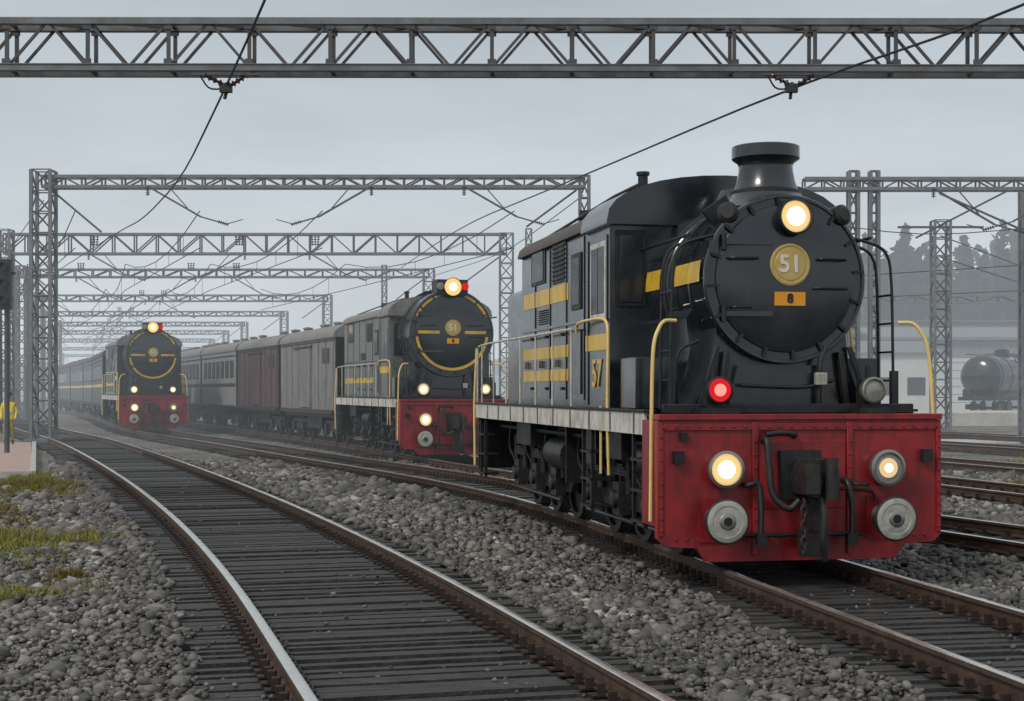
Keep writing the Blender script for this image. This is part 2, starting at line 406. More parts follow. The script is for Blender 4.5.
patch(-8.6,24.5,1.0,2.0,800,.12,.3,0,.5); patch(-11.4,27,2.4,4,1800,.15,0,.2,.8); patch(-4.7,15.9,.3,.3,110,.13,0,0,.3); patch(-9,16,2,2,1000,.14,0,.3,1)
patch(13.5,38,1.6,5,1100,.15,.2,.2,.9); patch(18,43,1.9,6,1000,.15,.2,.2,.8); patch(11,31,.7,3,300,.12,.2,.1,.6); patch(-7.6,22.3,.6,.7,220,.13,0,0,.4)
for _ in range(14): 
    yy=random.uniform(12,30); patch(-.36*yy+random.uniform(-.3,2.0),yy,.15,.2,14,.09,0,0,.8)
mb=MB()
for t in bl: mb.add(t,[(0,1,2)],0)
o=mb.obj('grass',[GR],recalc=False)
at=o.data.attributes.new('gtone','FLOAT','POINT'); at.data.foreach_set('value',np.repeat(np.array(tn),3).astype(np.float32))

PAV=mat('paving',(.42,.30,.26),.85,var=.12,scale=1.2,bump=.2,dirt=(.26,.21,.18),dirt_amt=.6,dscale=(1,1,1))
KRB=mat('kerb_stone',(.42,.40,.37),.85,var=.15)
mb=MB()
A=[(-11.1,34.6),(-17.3,54),(-31,52),(-20,33)]
mb.add([(x,y,-.08) for x,y in A]+[(x,y,-.235) for x,y in A],[(0,1,2,3),(0,4,5,1),(1,5,6,2),(2,6,7,3),(3,7,4,0)],0)
mb.beam((-11.02,34.5,-.135),(-17.2,54,-.135),.14,.17,1); mb.beam((-11.0,34.4,-.137),(-20,32.85,-.137),.14,.17,1)
mb.obj('pavement',[PAV,KRB],bevel=.01)
CON=mat('concrete',(.46,.44,.41),.85,var=.12,scale=.6,dirt=(.2,.19,.17),dirt_amt=.5,dscale=(.5,.5,.5))
mb=MB(); mb.b(17,120,84,92,-.235,.55); mb.b(17,120,92.01,140,-.235,.0); mb.obj('loading_platform',[CON],bevel=.03)
mb=MB(); mb.b(14.5,90,57,61,-.235,-.19); mb.obj('road',[CON])

# ------------------------------------------------------------------ locomotive
def roofprof(hw,z0,eave,rise,n=16):
    p=[(-hw,z0)]
    for i in range(n+1):
        a=math.pi*(1-i/n); p.append((hw*math.cos(a),eave+rise*math.sin(a)**.85))
    p.append((hw,z0)); return p
def lamp(mb,x,y,z,r,kind,depth=.12):
    mb.lathe([(r*.8,-depth),(r*1.05,-depth*.6),(r*1.12,-.02),(r*1.12,.02),(r*.95,.03),(r*.93,.0)],(x,y,z),(0,-1,0),28,M['rim'] if kind!='red' else M['black2'])
    if kind=='lit':
        mb.lathe([(0,.028),(r*.3,.024),(r*.55,.016)],(x,y,z),(0,-1,0),28,M['lamp_in'])
        mb.lathe([(r*.55,.016),(r*.8,.008)],(x,y,z),(0,-1,0),28,M['lamp_out'])
        mb.lathe([(r*.8,.008),(r*.93,.002)],(x,y,z),(0,-1,0),28,M['lamp_dim'])
    elif kind=='red':
        mb.lathe([(0,.028),(r*.5,.018)],(x,y,z),(0,-1,0),24,M['lamp_red'])
        mb.lathe([(r*.5,.018),(r*.93,.002)],(x,y,z),(0,-1,0),24,M['lamp_redo'])
    elif kind=='dim':
        mb.lathe([(0,.03),(r*.28,.026)],(x,y,z),(0,-1,0),24,M['lamp_in'])
        mb.lathe([(r*.28,.026),(r*.6,.015)],(x,y,z),(0,-1,0),24,M['lamp_dim'])
        mb.lathe([(r*.6,.015),(r*.93,.002)],(x,y,z),(0,-1,0),24,M['lens'])
    else:
        mb.lathe([(0,.03),(r*.5,.022),(r*.93,.002)],(x,y,z),(0,-1,0),24,M['lens'])
def wheelset(mb,y,r=.5,g=.75):
    for sd in (-1,1):
        o=(sd*(g-.06),y,r); ax=(sd,0,0)
        mb.lathe([(r+.03,-.03),(r+.03,0),(r,.01),(r*.985,.12),(r*.82,.125),(r*.8,.07),(r*.3,.06),(r*.28,.13),(0,.135)],o,ax,28,M['steel'])
    mb.cyl((-g,y,r),(g,y,r),.08,10,M['steel'])
def loco(name,loc,yaw,L=10.6,R=.87,zc=2.945,ft=.46,chim=True,second=False,hood_end=7.4,body='black',eave=3.7,cab0=2.35,cab1=3.45,det=True):
    E=empty(name,loc,yaw); K=M
    hb=K['black']; bk=K['black2']; bd=K[body]
    m=MB()
    prof=[(-1.5,1.5),(1.5,1.5),(1.5,.34),(1.42,.26),(1.1,.24),(1.0,.1),(-1.0,.1),(-1.1,.24),(-1.42,.26),(-1.5,.34)]
    m.prism(prof,0,.1,K['red'])
    m.b(-1.5,1.5,-.035,.32,1.503,1.56,K['red'])
    for sd in (-1,1):
        m.b(sd*1.5-(.0 if sd<0 else .05),sd*1.5+(.05 if sd<0 else 0),.103,.55,.45,1.5,K['red'])
        m.b(sd*.5-.03,sd*.5+.03,-.03,-.002,.16,1.48,K['red'])
        m.b(sd*1.47-.025,sd*1.47+.025,-.018,-.002,.36,1.48,K['red'])
    m.b(-1.44,1.44,-.02,-.003,1.40,1.47,K['red'])
    m.b(-.46,.46,-.014,-.002,.62,1.3,K['red'])
    m.obj('buffer_beam',None,E,bevel=.008)
    m=MB()
    for i in range(25):
        x=-1.44+i*.12
        for z in (1.435,.33):
            if z<1 and abs(x)>1.4: continue
            m.lathe([(.016,0),(.013,.010),(0,.014)],(x,-.02 if z>1 else -.001,z),(0,-1,0),8,K['red'])
    for sd in (-1,1):
        for j in range(9):
            m.lathe([(.016,0),(.013,.010),(0,.014)],(sd*1.47,-.018,.42+j*.115),(0,-1,0),8,K['red'])
            m.lathe([(.016,0),(.013,.010),(0,.014)],(sd*.5,-.03,.25+j*.13),(0,-1,0),8,K['red'])
    m.obj('rivets',None,E)
    m=MB()
    for sd in (-1,1):
        x=sd*.88
        m.lathe([(.13,0),(.15,.02),(.11,.05),(.10,.22),(.215,.24),(.225,.26),(.222,.275),(.205,.285)],(x,0,.52),(0,-1,0),32,K['steel'])
        m.lathe([(.205,.285),(.19,.292),(.155,.294),(.15,.286),(.085,.292)],(x,0,.52),(0,-1,0),32,K['buff'])
        m.lathe([(.085,.292),(.07,.303),(.045,.304)],(x,0,.52),(0,-1,0),32,K['rim'])
        m.lathe([(.045,.304),(0,.305)],(x,0,.52),(0,-1,0),32,bk)
        m.b(x-.2,x+.2,-.02,-.001,.3,.74,K['red'])
    m.obj('buffers',None,E)
    m=MB()
    lamp(m,-.84,-.13,1.02,.165,'lit'); lamp(m,.86,-.13,1.02,.165,'dim')
    for sd in (-.84,.86): m.cyl((sd,0,1.02),(sd,-.09,1.02),.11,16,bk)
    if second: lamp(m,-.84,.1,1.82,.15,'lit'); lamp(m,.86,.1,1.82,.13,'lit')
    else: lamp(m,-.82,.12,1.80,.125,'red'); lamp(m,.82,.12,1.80,.12,'off')
    for sd in (-.83,.84):
        m.b(sd-.1,sd+.1,.2,.36,1.56,1.9,bk); m.cyl((sd,.3,1.9),(sd,.3,2.05),.03,8,bk); m.b(sd-.2,sd+.2,.05,.5,1.563,1.62,bk)
    m.obj('lamps',None,E)
    m=MB()
    m.b(-.26,.16,-.10,-.016,.72,1.2,bk)
    m.prism([(-.14,.78),(-.17,.95),(-.10,1.12),(.13,1.12),(.2,1.0),(.18,.8),(.05,.74)],-.42,-.1,K['steel'])
    m.b(-.18,-.04,-.56,-.42,.8,1.08,K['steel']); m.cyl((.1,-.5,.74),(.1,-.5,1.14),.07,12,K['steel']); m.b(-.02,.2,-.46,-.38,.84,1.04,K['steel'])
    m.b(-.05,.1,-.35,-.2,.42,.76,K['steel']); m.b(-.12,.16,-.3,-.18,.16,.44,K['steel'])
    for k in range(7):
        z=.70-k*.075; c=[]
        for j in range(9):
            a=2*math.pi*j/8
            c.append((-.16+(.03*math.cos(a) if k%2 else 0),-.44+(0 if k%2 else .03*math.cos(a)),z+.05*math.sin(a)))
        m.tube(c,.011,6,K['steel'],0)
    m.tube([(.02,-.45,.75),(.03,-.5,.55),(.0,-.5,.3),(.06,-.45,.15)],.035,8,bk)
    m.tube([(-.42,-.02,1.3),(-.42,-.14,1.32),(-.42,-.18,1.1),(-.4,-.22,.75),(-.25,-.3,.62),(-.15,-.3,.72)],.035,10,bk)
    m.tube([(-.1,-.02,1.34),(-.1,-.09,1.36),(-.25,-.1,1.38),(-.42,-.1,1.36)],.03,10,bk)
    m.tube([(.42,-.02,.9),(.42,-.16,.9),(.45,-.2,.62),(.43,-.22,.34)],.03,10,bk); m.tube([(.5,-.02,.9),(.5,-.14,.86),(.66,-.14,.86),(.66,-.02,.86)],.018,8,bk)
    m.tube([(-.62,-.02,.86),(-.62,-.14,.86),(-.5,-.14,.9),(-.5,-.2,.6),(-.52,-.22,.36)],.028,10,bk)
    m.b(-.56,-.47,-.26,-.18,.28,.4,bk); m.b(.38,.48,-.26,-.18,.26,.38,bk)
    m.tube([(-.65,-.06,.36),(.62,-.06,.36)],.022,8,bk,0); m.tube([(.2,-.07,.82),(.72,-.07,.80),(.76,-.07,.7)],.016,8,bk)
    for x in (-1.3,1.32): m.b(x-.05,x+.05,-.08,0,1.08,1.2,bk); 
    m.b(-1.28,-1.2,-.05,0,1.3,1.38,bk)
    m.obj('coupling_gear',None,E,bevel=.008)
    m=MB()
    m.b(-1.44,1.44,.325,L,1.42,1.5,bk)
    for sd in (-1,1):
        xx=sorted((sd*1.442,sd*1.48)); m.b(xx[0],xx[1],.56,L,1.34,1.57,K['cream'])
        m.b(*sorted((sd*1.36,sd*1.50)),.5,L,1.573,1.60,bk)
        y=.9
        while y<L-.3:
            m.b(*sorted((sd*1.481,sd*1.492)),y,y+.03,1.35,1.56,K['roof']); y+=.95
    m.b(-1.44,1.44,L-.1,L,.5,1.5,bk)
    m.obj('running_board',None,E,bevel=.005)
    m=MB()
    m.b(-.55,.55,.6,L-.3,.62,1.42,bk)
    ys=[1.6,2.9,4.2,6.2,7.5,8.8] if L>10 else [1.5,2.7,3.9,5.6,6.8,8.0]
    for y in ys: wheelset(m,y)
    for sd in (-1,1):
        for (a,b) in ((ys[0]-.7,ys[2]+.7),(ys[3]-.7,ys[5]+.7)):
            m.prismx([(a,.62),(a+.25,.4),(b-.25,.4),(b,.62),(b,.86),(b-.2,.98),(a+.2,.98),(a,.86)],*sorted((sd*.93,sd*1.0)),K['steel'])
        for y in ys:
            m.b(*sorted((sd*1.0,sd*1.14)),y-.15,y+.15,.34,.72,K['steel'])
            m.lathe([(.11,0),(.10,.05),(0,.06)],(sd*1.14,y,.52),(sd,0,0),14,K['steel'])
            for k in range(4): m.b(*sorted((sd*1.0,sd*1.1)),y-.42+k*.09,y+.42-k*.09,.80+k*.035,.83+k*.035,bk)
            for q in (-.33,.33): m.cyl((sd*1.06,y+q,.6),(sd*1.06,y+q,1.1),.05,10,bk)
            m.b(*sorted((sd*.70,sd*.85)),y+.52,y+.6,.3,.95,bk)
            m.tube([(sd*1.12,y+.5,1.3),(sd*1.16,y+.52,.9),(sd*1.1,y+.3,.7)],.018,6,bk)
        m.tube([(sd*1.2,.9,1.22),(sd*1.2,L-.9,1.22)],.03,8,bk,0)
        m.tube([(sd*1.12,1.0,.30),(sd*1.12,4.6,.30)],.025,8,K['steel'],0); m.tube([(sd*1.12,5.8,.30),(sd*1.12,9.2,.30)],.025,8,K['steel'],0)
        m.cyl((sd*1.15,4.85,.95),(sd*1.15,5.9,.95),.21,18,bk); m.b(*sorted((sd*.95,sd*1.3)),4.75,4.8,.6,1.4,bk)
        m.b(*sorted((sd*.9,sd*1.32)),2.0,2.7,1.02,1.38,bk); m.b(*sorted((sd*.9,sd*1.30)),7.0,8.0,1.0,1.38,bk)
        m.cyl((sd*1.15,.75,1.05),(sd*1.15,1.6,1.05),.17,16,bk); m.b(*sorted((sd*.9,sd*1.28)),3.3,3.8,.9,1.36,K['steel'])
        for yy in (.7,L-.65,2.9):
            for q in (0,.42): m.b(*sorted((sd*1.40,sd*1.44)),yy+q-.02,yy+q+.02,.38,1.4,bk)
            for z in (.42,.74,1.06): m.b(*sorted((sd*1.2,sd*1.46)),yy-.02,yy+.44,z,z+.03,bk)
    m.obj('bogies',None,E)
    m=MB()
    m.lathe([(0,.085),(R*.3,.08),(R*.55,.068),(R*.78,.045),(R*.865,.025),(R*.875,.004),(R*.955,.004),(R*.962,.03),(R*.995,.03),(R*1.008,.01),(R*1.008,-.04),(R,-.05),(R,-1.25),(R*1.015,-1.26),(R*1.015,-1.32),(R*1.06,-1.33),(R*1.08,-(cab0-ft))],(0,ft,zc),(0,-1,0),72,hb)
    for yy in ([.45,.9,1.3] if not second else [.8]): m.lathe([(R*1.0,0),(R*1.018,.0),(R*1.018,.05),(R,.05)],(0,ft+yy,zc),(0,1,0),64,hb)
    for i in range(16):
        a=2*math.pi*i/16+.1; x=math.cos(a)*R*.91;z=zc+math.sin(a)*R*.91
        d=Vector((math.cos(a),0,math.sin(a)))
        m.beam(Vector((x,ft-.03,z))-d*.055,Vector((x,ft-.03,z))+d*.055,.035,.03,bk)
    for yy in (.07,.38,.52,.8,.97,1.2):
        for i in range(26):
            a=2*math.pi*i/26+.05*yy
            m.lathe([(.014,-.004),(.011,.008),(0,.011)],(math.cos(a)*R,ft+yy,zc+math.sin(a)*R),(math.cos(a),0,math.sin(a)),6,hb)
    for z in (.42,-.42):
        w=math.sqrt(max(.01,(R*.86)**2-(R*z)**2))
        m.beam((-w,ft-.055,zc+R*z),(-w*.25,ft-.075,zc+R*z),.03,.05,hb)
        m.cyl((-w-.02,ft-.05,zc+R*z-.08),(-w-.02,ft-.05,zc+R*z+.08),.028,10,bk)
    m.tube([(R*.3,ft-.06,zc-.10),(R*.35,ft-.14,zc-.1),(R*.72,ft-.12,zc-.1),(R*.76,ft-.04,zc-.1)],.014,8,bk)
    m.tube([(-R*.74,ft-.04,zc+.2),(-R*.7,ft-.13,zc+.2),(-R*.4,ft-.14,zc+.2),(-R*.36,ft-.06,zc+.2)],.014,8,bk)
    m.tube([(R*.74,ft-.04,zc+.2),(R*.7,ft-.13,zc+.2),(R*.4,ft-.14,zc+.2),(R*.36,ft-.06,zc+.2)],.014,8,bk)
    m.tube([(-R*.7,ft-.04,zc-.3),(-R*.68,ft-.12,zc-.3),(-R*.5,ft-.13,zc-.3),(-R*.45,ft-.06,zc-.3)],.012,8,bk)
    m.obj('boiler',None,E)
    m=MB()
    zb=zc-R
    m.prism([(-1.12,1.5),(-1.08,1.62),(-.98,1.75),(-.86,2.2),(-.9,2.55),(-.7,zc-.1),(.7,zc-.1),(.9,2.55),(.86,2.2),(.98,1.75),(1.08,1.62),(1.12,1.5)],ft+.5,cab0,hb)
    m.prism([(-1.0,1.5),(-.97,1.62),(-.84,1.8),(-.74,2.05),(-.70,zb+.42),(.70,zb+.42),(.74,2.05),(.84,1.8),(.97,1.62),(1.0,1.5)],ft+.10,ft+.499,hb)
    m.prism([(-.62,1.5),(-.58,1.75),(-.5,zb-.02),(.5,zb-.02),(.58,1.75),(.62,1.5)],ft+.02,ft+.098,hb)
    for sd in (-1,1):
        m.b(*sorted((sd*1.0,sd*1.38)),ft+.75,ft+1.35,1.6,2.15,hb)
        m.beam((sd*.92,ft+.0,1.62),(sd*.72,ft+.03,2.25),.05,.05,bk)
        m.beam((sd*.7,ft+.04,1.52),(sd*.62,ft+.04,zb+.12),.06,.09,bk)
    m.tube([(-.5,ft-.06,1.85),(.2,ft-.06,1.82),(.5,ft-.06,1.9)],.02,8,bk)
    m.tube([(.35,ft-.05,1.5),(.35,ft-.06,2.1),(.45,ft-.0,2.25)],.03,8,bk); m.b(.3,.42,ft-.12,ft-.04,1.85,1.98,K['buff'])
    m.tube([(-1.2,.45,1.6),(-1.2,.45,2.1)],.05,8,bk); m.tube([(1.2,.45,1.6),(1.2,.45,2.0)],.05,8,bk)
    m.b(-1.35,1.35,.3,.36,1.562,1.66,bk)
    m.obj('smokebox_saddle',None,E,bevel=.01)
    m=MB(); yf=ft-.085
    m.lathe([(.215,-.02),(.215,.012),(.195,.016),(.19,.008),(.165,.008),(.16,.014),(0,.014)],(.02,yf,zc+.14),(0,-1,0),40,K['brass'])
    m.b(-.145,.185,yf-.012,yf+.015,zc-.28,zc-.14,K['orange'])
    if second:
        def arc(a0,a1,r0,r1,yy):
            vs=[];fs=[];n=28
            for i in range(n+1):
                a=math.radians(a0+(a1-a0)*i/n)
                vs+=[(r0*math.cos(a),yy,zc+r0*math.sin(a)),(r1*math.cos(a),yy,zc+r1*math.sin(a))]
            for i in range(n): fs.append((2*i,2*i+1,2*i+3,2*i+2))
            m.add(vs,fs,K['yellow'])
        arc(186,354,R*.80,R*.865,ft-.055); arc(25,155,R*.885,R*.94,ft-.012)
        m.b(-R*.8,-.35,ft-.085,ft-.06,zc-.02,zc+.06,K['yellow']); m.b(.35,R*.8,ft-.085,ft-.06,zc-.02,zc+.06,K['yellow'])
    m.obj('front_plates',None,E)
    text('emblem_number','51',.25,E,FRONT,(.02,yf-.017,zc+.14),K['white'])
    text('plate_number','8',.13,E,FRONT,(.02,yf-.016,zc-.21),K['black2'])
    m=MB()
    if not second:
        m.lathe([(.15,-.12),(.18,-.05),(.185,.05),(.185,.1),(.168,.105),(.16,.06)],(.06,ft-.08,zc+.63),(0,-1,0),32,bk)
        m.lathe([(0,.085),(.06,.083),(.10,.077)],(.06,ft-.08,zc+.63),(0,-1,0),28,K['lamp_in']); m.lathe([(.10,.077),(.14,.068)],(.06,ft-.08,zc+.63),(0,-1,0),28,K['lamp_out']); m.lathe([(.14,.068),(.162,.06)],(.06,ft-.08,zc+.63),(0,-1,0),28,K['lamp_dim'])
    else:
        zz=zc+R*.97
        m.b(-.42,.42,ft-.12,ft+.5,zz-.12,zz+.30,bk)
        m.lathe([(.23,-.1),(.25,.06),(.24,.08),(.23,.04)],(0,ft-.12,zz+.1),(0,-1,0),28,bk)
        m.lathe([(0,.065),(.11,.055)],(0,ft-.12,zz+.1),(0,-1,0),24,K['lamp_in']); m.lathe([(.11,.055),(.23,.04)],(0,ft-.12,zz+.1),(0,-1,0),24,K['lamp_out'])
        for sd in (-1,1): m.lathe([(.1,0),(.1,.03),(0,.04)],(sd*.34,ft-.12,zz+.12),(0,-1,0),14,K['lamp_redo'] if sd>0 else K['lens'])
    m.obj('headlamp',None,E,bevel=0)
    if chim:
        m=MB(); zb=zc+R-.1; 
        m.lathe([(.55,0),(.48,.05),(.40,.12),(.345,.20),(.31,.30),(.29,.40),(.285,.46),(.30,.50),(.345,.53),(.36,.545),(.36,.665),(.35,.675),(.31,.67),(.29,.6),(.27,.3)],(0,ft+.55,zb),(0,0,1),48,hb)
        m.lathe([(.345,.10),(.372,.10),(.372,.135),(.345,.15)],(0,ft+.55,zb+.06),(0,0,1),48,bk)
        for sd in (-1,1):
            m.lathe([(.05,0),(.11,.02),(.11,.3),(.07,.33)],(sd*.52,ft+.25,zc+R*.72),(sd*.35,-.9,.15),16,bk)
            m.beam((sd*.45,ft+.5,zc+R*.7),(sd*.6,ft+.5,zc+R*.95),.06,.3,bk)
        m.lathe([(.3,0),(.27,.12),(.2,.22),(0,.27)],(0,ft+1.45,zc+R*1.0),(0,0,1),24,hb)
        m.obj('chimney',None,E)
    hwc=1.36 if not second else 1.42; rise=.52
    m=MB()
    m.prism(roofprof(hwc,1.5,eave,rise),cab0,cab1,bd if second else hb)
    m.prism(roofprof(hwc+.06,eave-.02,eave+.012,rise+.03),cab0-.1,cab1+.04,hb if not second else K['rooflt'],True)
    for sd in (-1,1):
        cy0,cy1=cab0+.22,cab1-.3
        m.b(*sorted((sd*hwc,sd*(hwc+.012))),cy0-.06,cy1+.06,2.62,3.52,K['cream'] if not second else bd)
        m.b(*sorted((sd*hwc,sd*(hwc+.018))),cy0,cy1,2.69,3.46,K['glass'])
        m.b(*sorted((sd*hwc,sd*(hwc+.024))),(cy0+cy1)/2-.015,(cy0+cy1)/2+.015,2.69,3.46,hb)
        for yy in (cab0+.1,cab1-.12): m.b(*sorted((sd*hwc,sd*(hwc+.015))),yy-.015,yy+.015,1.62,eave-.12,hb)
        m.b(*sorted((sd*hwc,sd*(hwc+.009))),cab0+.02,cab1-.0,2.26,2.45,K['yellow'])
        x0,x1=sorted((sd*.98,sd*1.25))
        m.b(x0-.04,x1+.04,cab0-.02,cab0-.002,2.75,3.62,bk); m.b(x0,x1,cab0-.03,cab0-.021,2.8,3.56,K['glass'])
    m.obj('cab',None,E,bevel=.006)
    if not second:
        text('cab_number','57',.46,E,LEFT,(-hwc-.012,(cab0+cab1)/2,1.98),K['yellow'])
    m=MB()
    hw2=hwc-.02
    m.prism(roofprof(hw2,1.5,eave+.04,.34),cab1+.002,hood_end,bd)
    m.prism(roofprof(hw2+.05,eave+.02,eave+.052,.36),cab1+.05,hood_end+.08,K['roof'] if not second else K['rooflt'],True)
    m.prism(roofprof(1.1,1.5,3.25,.25),hood_end,L-.9,hb if not second else bd)
    for sd in (-1,1):
        def sp(y0,y1,z0,z1,d,mt): m.b(*sorted((sd*hw2,sd*(hw2+d))),y0,y1,z0,z1,mt)
        for (z0,z1) in (((2.95,3.17),(2.22,2.38),(1.92,2.07)) if not second else ((2.0,2.16),)):
            sp(cab1+1.0,hood_end-.15,z0,z1,.006,K['yellow'])
        y=cab1+.15
        while y<hood_end-.3:
            sp(y,y+.03,1.62,eave-.02,.014,hb if not second else K['roof']); y+=.95
        sp(cab1+.02,hood_end,1.62,1.68,.016,hb); sp(cab1+.02,hood_end,2.62,2.66,.016,hb); 
        sp(hood_end-1.6,hood_end-.7,3.26,3.86,.012,bk); sp(hood_end-1.5,hood_end-.8,3.3,3.8,.02,K['glass'])
        for k in range(8): sp(cab1+1.15,cab1+1.85,3.24+k*.06,3.265+k*.06,.03,bk)
        sp(cab1+1.12,cab1+1.88,3.2,3.74,.012,bk)
        for k in range(7): sp(cab1+2.1,cab1+2.8,2.7+k*.03,2.712+k*.03,.02,bk)
        sp(cab1+.3,cab1+.8,1.75,2.55,.02,hb); sp(cab1+.3,cab1+.8,2.8,3.5,.018,bk); sp(cab1+.36,cab1+.74,2.86,3.44,.024,K['glass'])
        for yy in (cab1+1.3,cab1+2.25,cab1+3.2):
            for zz in (1.8,2.5): sp(yy-.05,yy+.05,zz,zz+.04,.03,bk)
            sp(yy+.3,yy+.33,2.1,2.2,.05,K['rim'])
    m.obj('engine_hood',None,E,bevel=.006)
    m=MB()
    m.cyl((-.75,cab0+.75,eave+.3),(-.75,cab0+.75,eave+.66),.06,14,bk); m.cyl((-.75,cab0+.75,eave+.66),(-.75,cab0+.75,eave+.70),.08,14,bk)
    m.b(-.5,.5,cab1+.6,cab1+1.6,eave+.36,eave+.5,K['roof']); m.b(-.45,.45,cab1+2.2,cab1+3.2,eave+.36,eave+.52,bk)
    m.cyl((-.9,cab1+1.9,eave+.2),(-.9,cab1+1.9,eave+.5),.08,12,bk)
    m.tube([(-1.0,cab0,eave+.45),(-1.0,cab1,eave+.45),(-.98,hood_end,eave+.33)],.02,6,bk,0)
    m.obj('roof_fittings',None,E)
    if not second:
        m=MB()
        for sd in (-1,1):
            vs=[];fs=[];n=6
            for i in range(n+1):
                z=-.03+.22*i/n; rr=R*1.066+.004; x=math.sqrt(rr*rr-z*z)
                r1=R*1.082+.006; x2=math.sqrt(r1*r1-z*z)
                vs+=[(sd*x,ft+1.36,zc+z),(sd*x2,cab0-.04,zc+z)]
            for i in range(n): fs.append((2*i,2*i+1,2*i+3,2*i+2))
            m.add(vs,fs,K['yellow'],True)
            rb=R*1.019+.004; vs=[];fs=[]
            for i in range(n+1):
                z=-.03+.22*i/n; x=math.sqrt(rb*rb-z*z)
                vs+=[(sd*x,ft+.1,zc+z),(sd*x,ft+.95,zc+z)]
            for i in range(n): fs.append((2*i,2*i+1,2*i+3,2*i+2))
            m.add(vs,fs,K['yellow'],True)
        m.obj('boiler_band',None,E)
    m=MB()
    for sd in (-1,1):
        x=sd*1.45
        m.tube([(sd*1.2,.36,2.5),(sd*1.36,.30,2.5),(sd*1.47,.24,2.3),(sd*1.5,.2,1.9),(sd*1.53,.15,.5)],.019,8,K['gold'])
        m.tube([(x,cab1+.15,2.5),(x,cab1+.1,2.62),(x,cab0-.1,2.62),(x,cab0-.28,2.5),(x-sd*-.02,cab0-.3,1.6),(x,cab0-.3,.85)],.018,8,K['gold'])
        m.tube([(x,cab0+.05,.85),(x,cab0+.05,1.62)],.016,6,K['gold'])
        m.tube([(x,cab1+.35,2.55),(x,L-.15,2.55),(x,L-.05,2.45),(x,L-.02,1.6)],.016,8,K['cream'])
        m.tube([(x,L+.05,2.5),(x+sd*.04,L+.08,1.6),(x+sd*.04,L,.55)],.02,8,K['gold'])
        y=cab1+.4
        while y<L-.2:
            m.cyl((x,y,1.58),(x,y,2.55),.013,6,K['cream']); y+=1.05
        m.tube([(sd*(R+.12),ft+.1,zc+.45),(sd*(R+.12),cab0,zc+.45)],.018,8,bk,0)
        for yy in (.5,.85): m.tube([(sd*1.22,yy,1.6),(sd*1.2,yy,3.1),(sd*1.1,yy,3.3),(sd*(R*.8),yy,3.4)],.016,8,bk)
        for zz in (1.9,2.2,2.5,2.8): m.cyl((sd*1.21,.5,zz),(sd*1.21,.85,zz),.012,6,bk)
    m.tube([(-1.2,.4,1.6),(-1.2,.38,2.2),(-.95,.38,2.3)],.016,8,bk)
    m.obj('handrails',None,E)
    return E
yaw1=math.radians(11.2)
loco('diesel_steam_locomotive',(2.90,15.0,0),yaw1)

# ------------------------------------------------------------------ trains behind
def veh_pose(T,s0,L):
    x0,y0=T.at(s0);x1,y1=T.at(s0+L)
    return (x0,y0,0),math.atan2(-(x1-x0),y1-y0)
def wagon(name,loc,yaw,L,body,roof,style):
    E=empty(name,loc,yaw); K=M; hw=1.42; e=3.55
    m=MB()
    m.prism(roofprof(hw,1.05,e,.5),.12,L-.12,K[body])
    m.obj('body',None,E,bevel=.03)
    m=MB(); m.prism(roofprof(hw+.04,e-.02,e+.015,.52),.08,L-.08,K[roof])
    for k in range(int(L//2.2)): m.lathe([(.16,0),(.16,.14),(.2,.15),(.2,.2),(0,.24)],(0,1.2+k*2.2,e+.5),(0,0,1),12,K[roof])
    m.obj('roof',None,E)
    m=MB()
    for sd in (-1,1):
        def sp(y0,y1,z0,z1,d,mt): m.b(*sorted((sd*hw,sd*(hw+d))),y0,y1,z0,z1,K[mt])
        if style=='van':
            y=.3
            while y<L-.3: sp(y,y+.04,1.1,e-.05,.022,body); y+=1.1
            sp(L/2-.9,L/2+.9,1.2,e-.3,.05,body); sp(L/2-1.1,L/2+1.9,e-.26,e-.2,.07,'steel'); sp(.26,L-.26,1.0,1.14,.06,'steel'); sp(.2,L-.2,e-.12,e-.06,.03,'steel')
            sp(.9,1.9,2.7,3.2,.02,'steel')
        else:
            y=.7; 
            while y<L-1.2:
                sp(y,y+.85,2.35,3.12,.012,'steel'); sp(y+.05,y+.8,2.4,3.07,.02,'glass'); y+=1.2
            sp(.26,L-.26,1.95,2.1,.01,'yellow' if body=='coach_dk' else 'steel'); sp(.26,L-.26,3.3,3.36,.02,'steel')
            sp(.26,L-.26,1.05,1.12,.03,'steel')
    for yy,sg in ((.12,-1),(L-.12,1)):
        m.prism(roofprof(hw-.03,1.1,e-.03,.46),*sorted((yy,yy+sg*.02)),K['black2'])
        m.b(-.5,.5,*sorted((yy+sg*.02,yy+sg*.05)),1.2,3.3,K['steel']); m.b(-.4,-.33,*sorted((yy,yy+sg*.2)),1.0,3.4,K['black2']); m.b(.33,.4,*sorted((yy,yy+sg*.2)),1.0,3.4,K['black2'])
        for sd in (-.85,.85): m.lathe([(.08,0),(.08,.12),(.2,.13),(.2,.16),(0,.17)],(sd,yy,1.02),(0,sg,0),14,K['steel'])
    m.obj('side_fittings',None,E)
    m=MB()
    m.b(-1.3,1.3,.3,L-.3,.88,1.05,K['black2']); m.b(-1.1,1.1,L/2-1.2,L/2+1.2,.45,.88,K['black2'])
    for yc in (1.9,L-1.9):
        for q in (-.8,.8): wheelset(m,yc+q,.45)
        for sd in (-1,1):
            m.b(*sorted((sd*.95,sd*1.05)),yc-1.2,yc+1.2,.4,.75,K['steel'])
            for q in (-.8,.8): m.b(*sorted((sd*1.05,sd*1.15)),yc+q-.15,yc+q+.15,.3,.65,K['steel'])
    m.obj('running_gear',None,E)
    return E
s=T2.sY(39.7); p,a=veh_pose(T2,s,9.5)
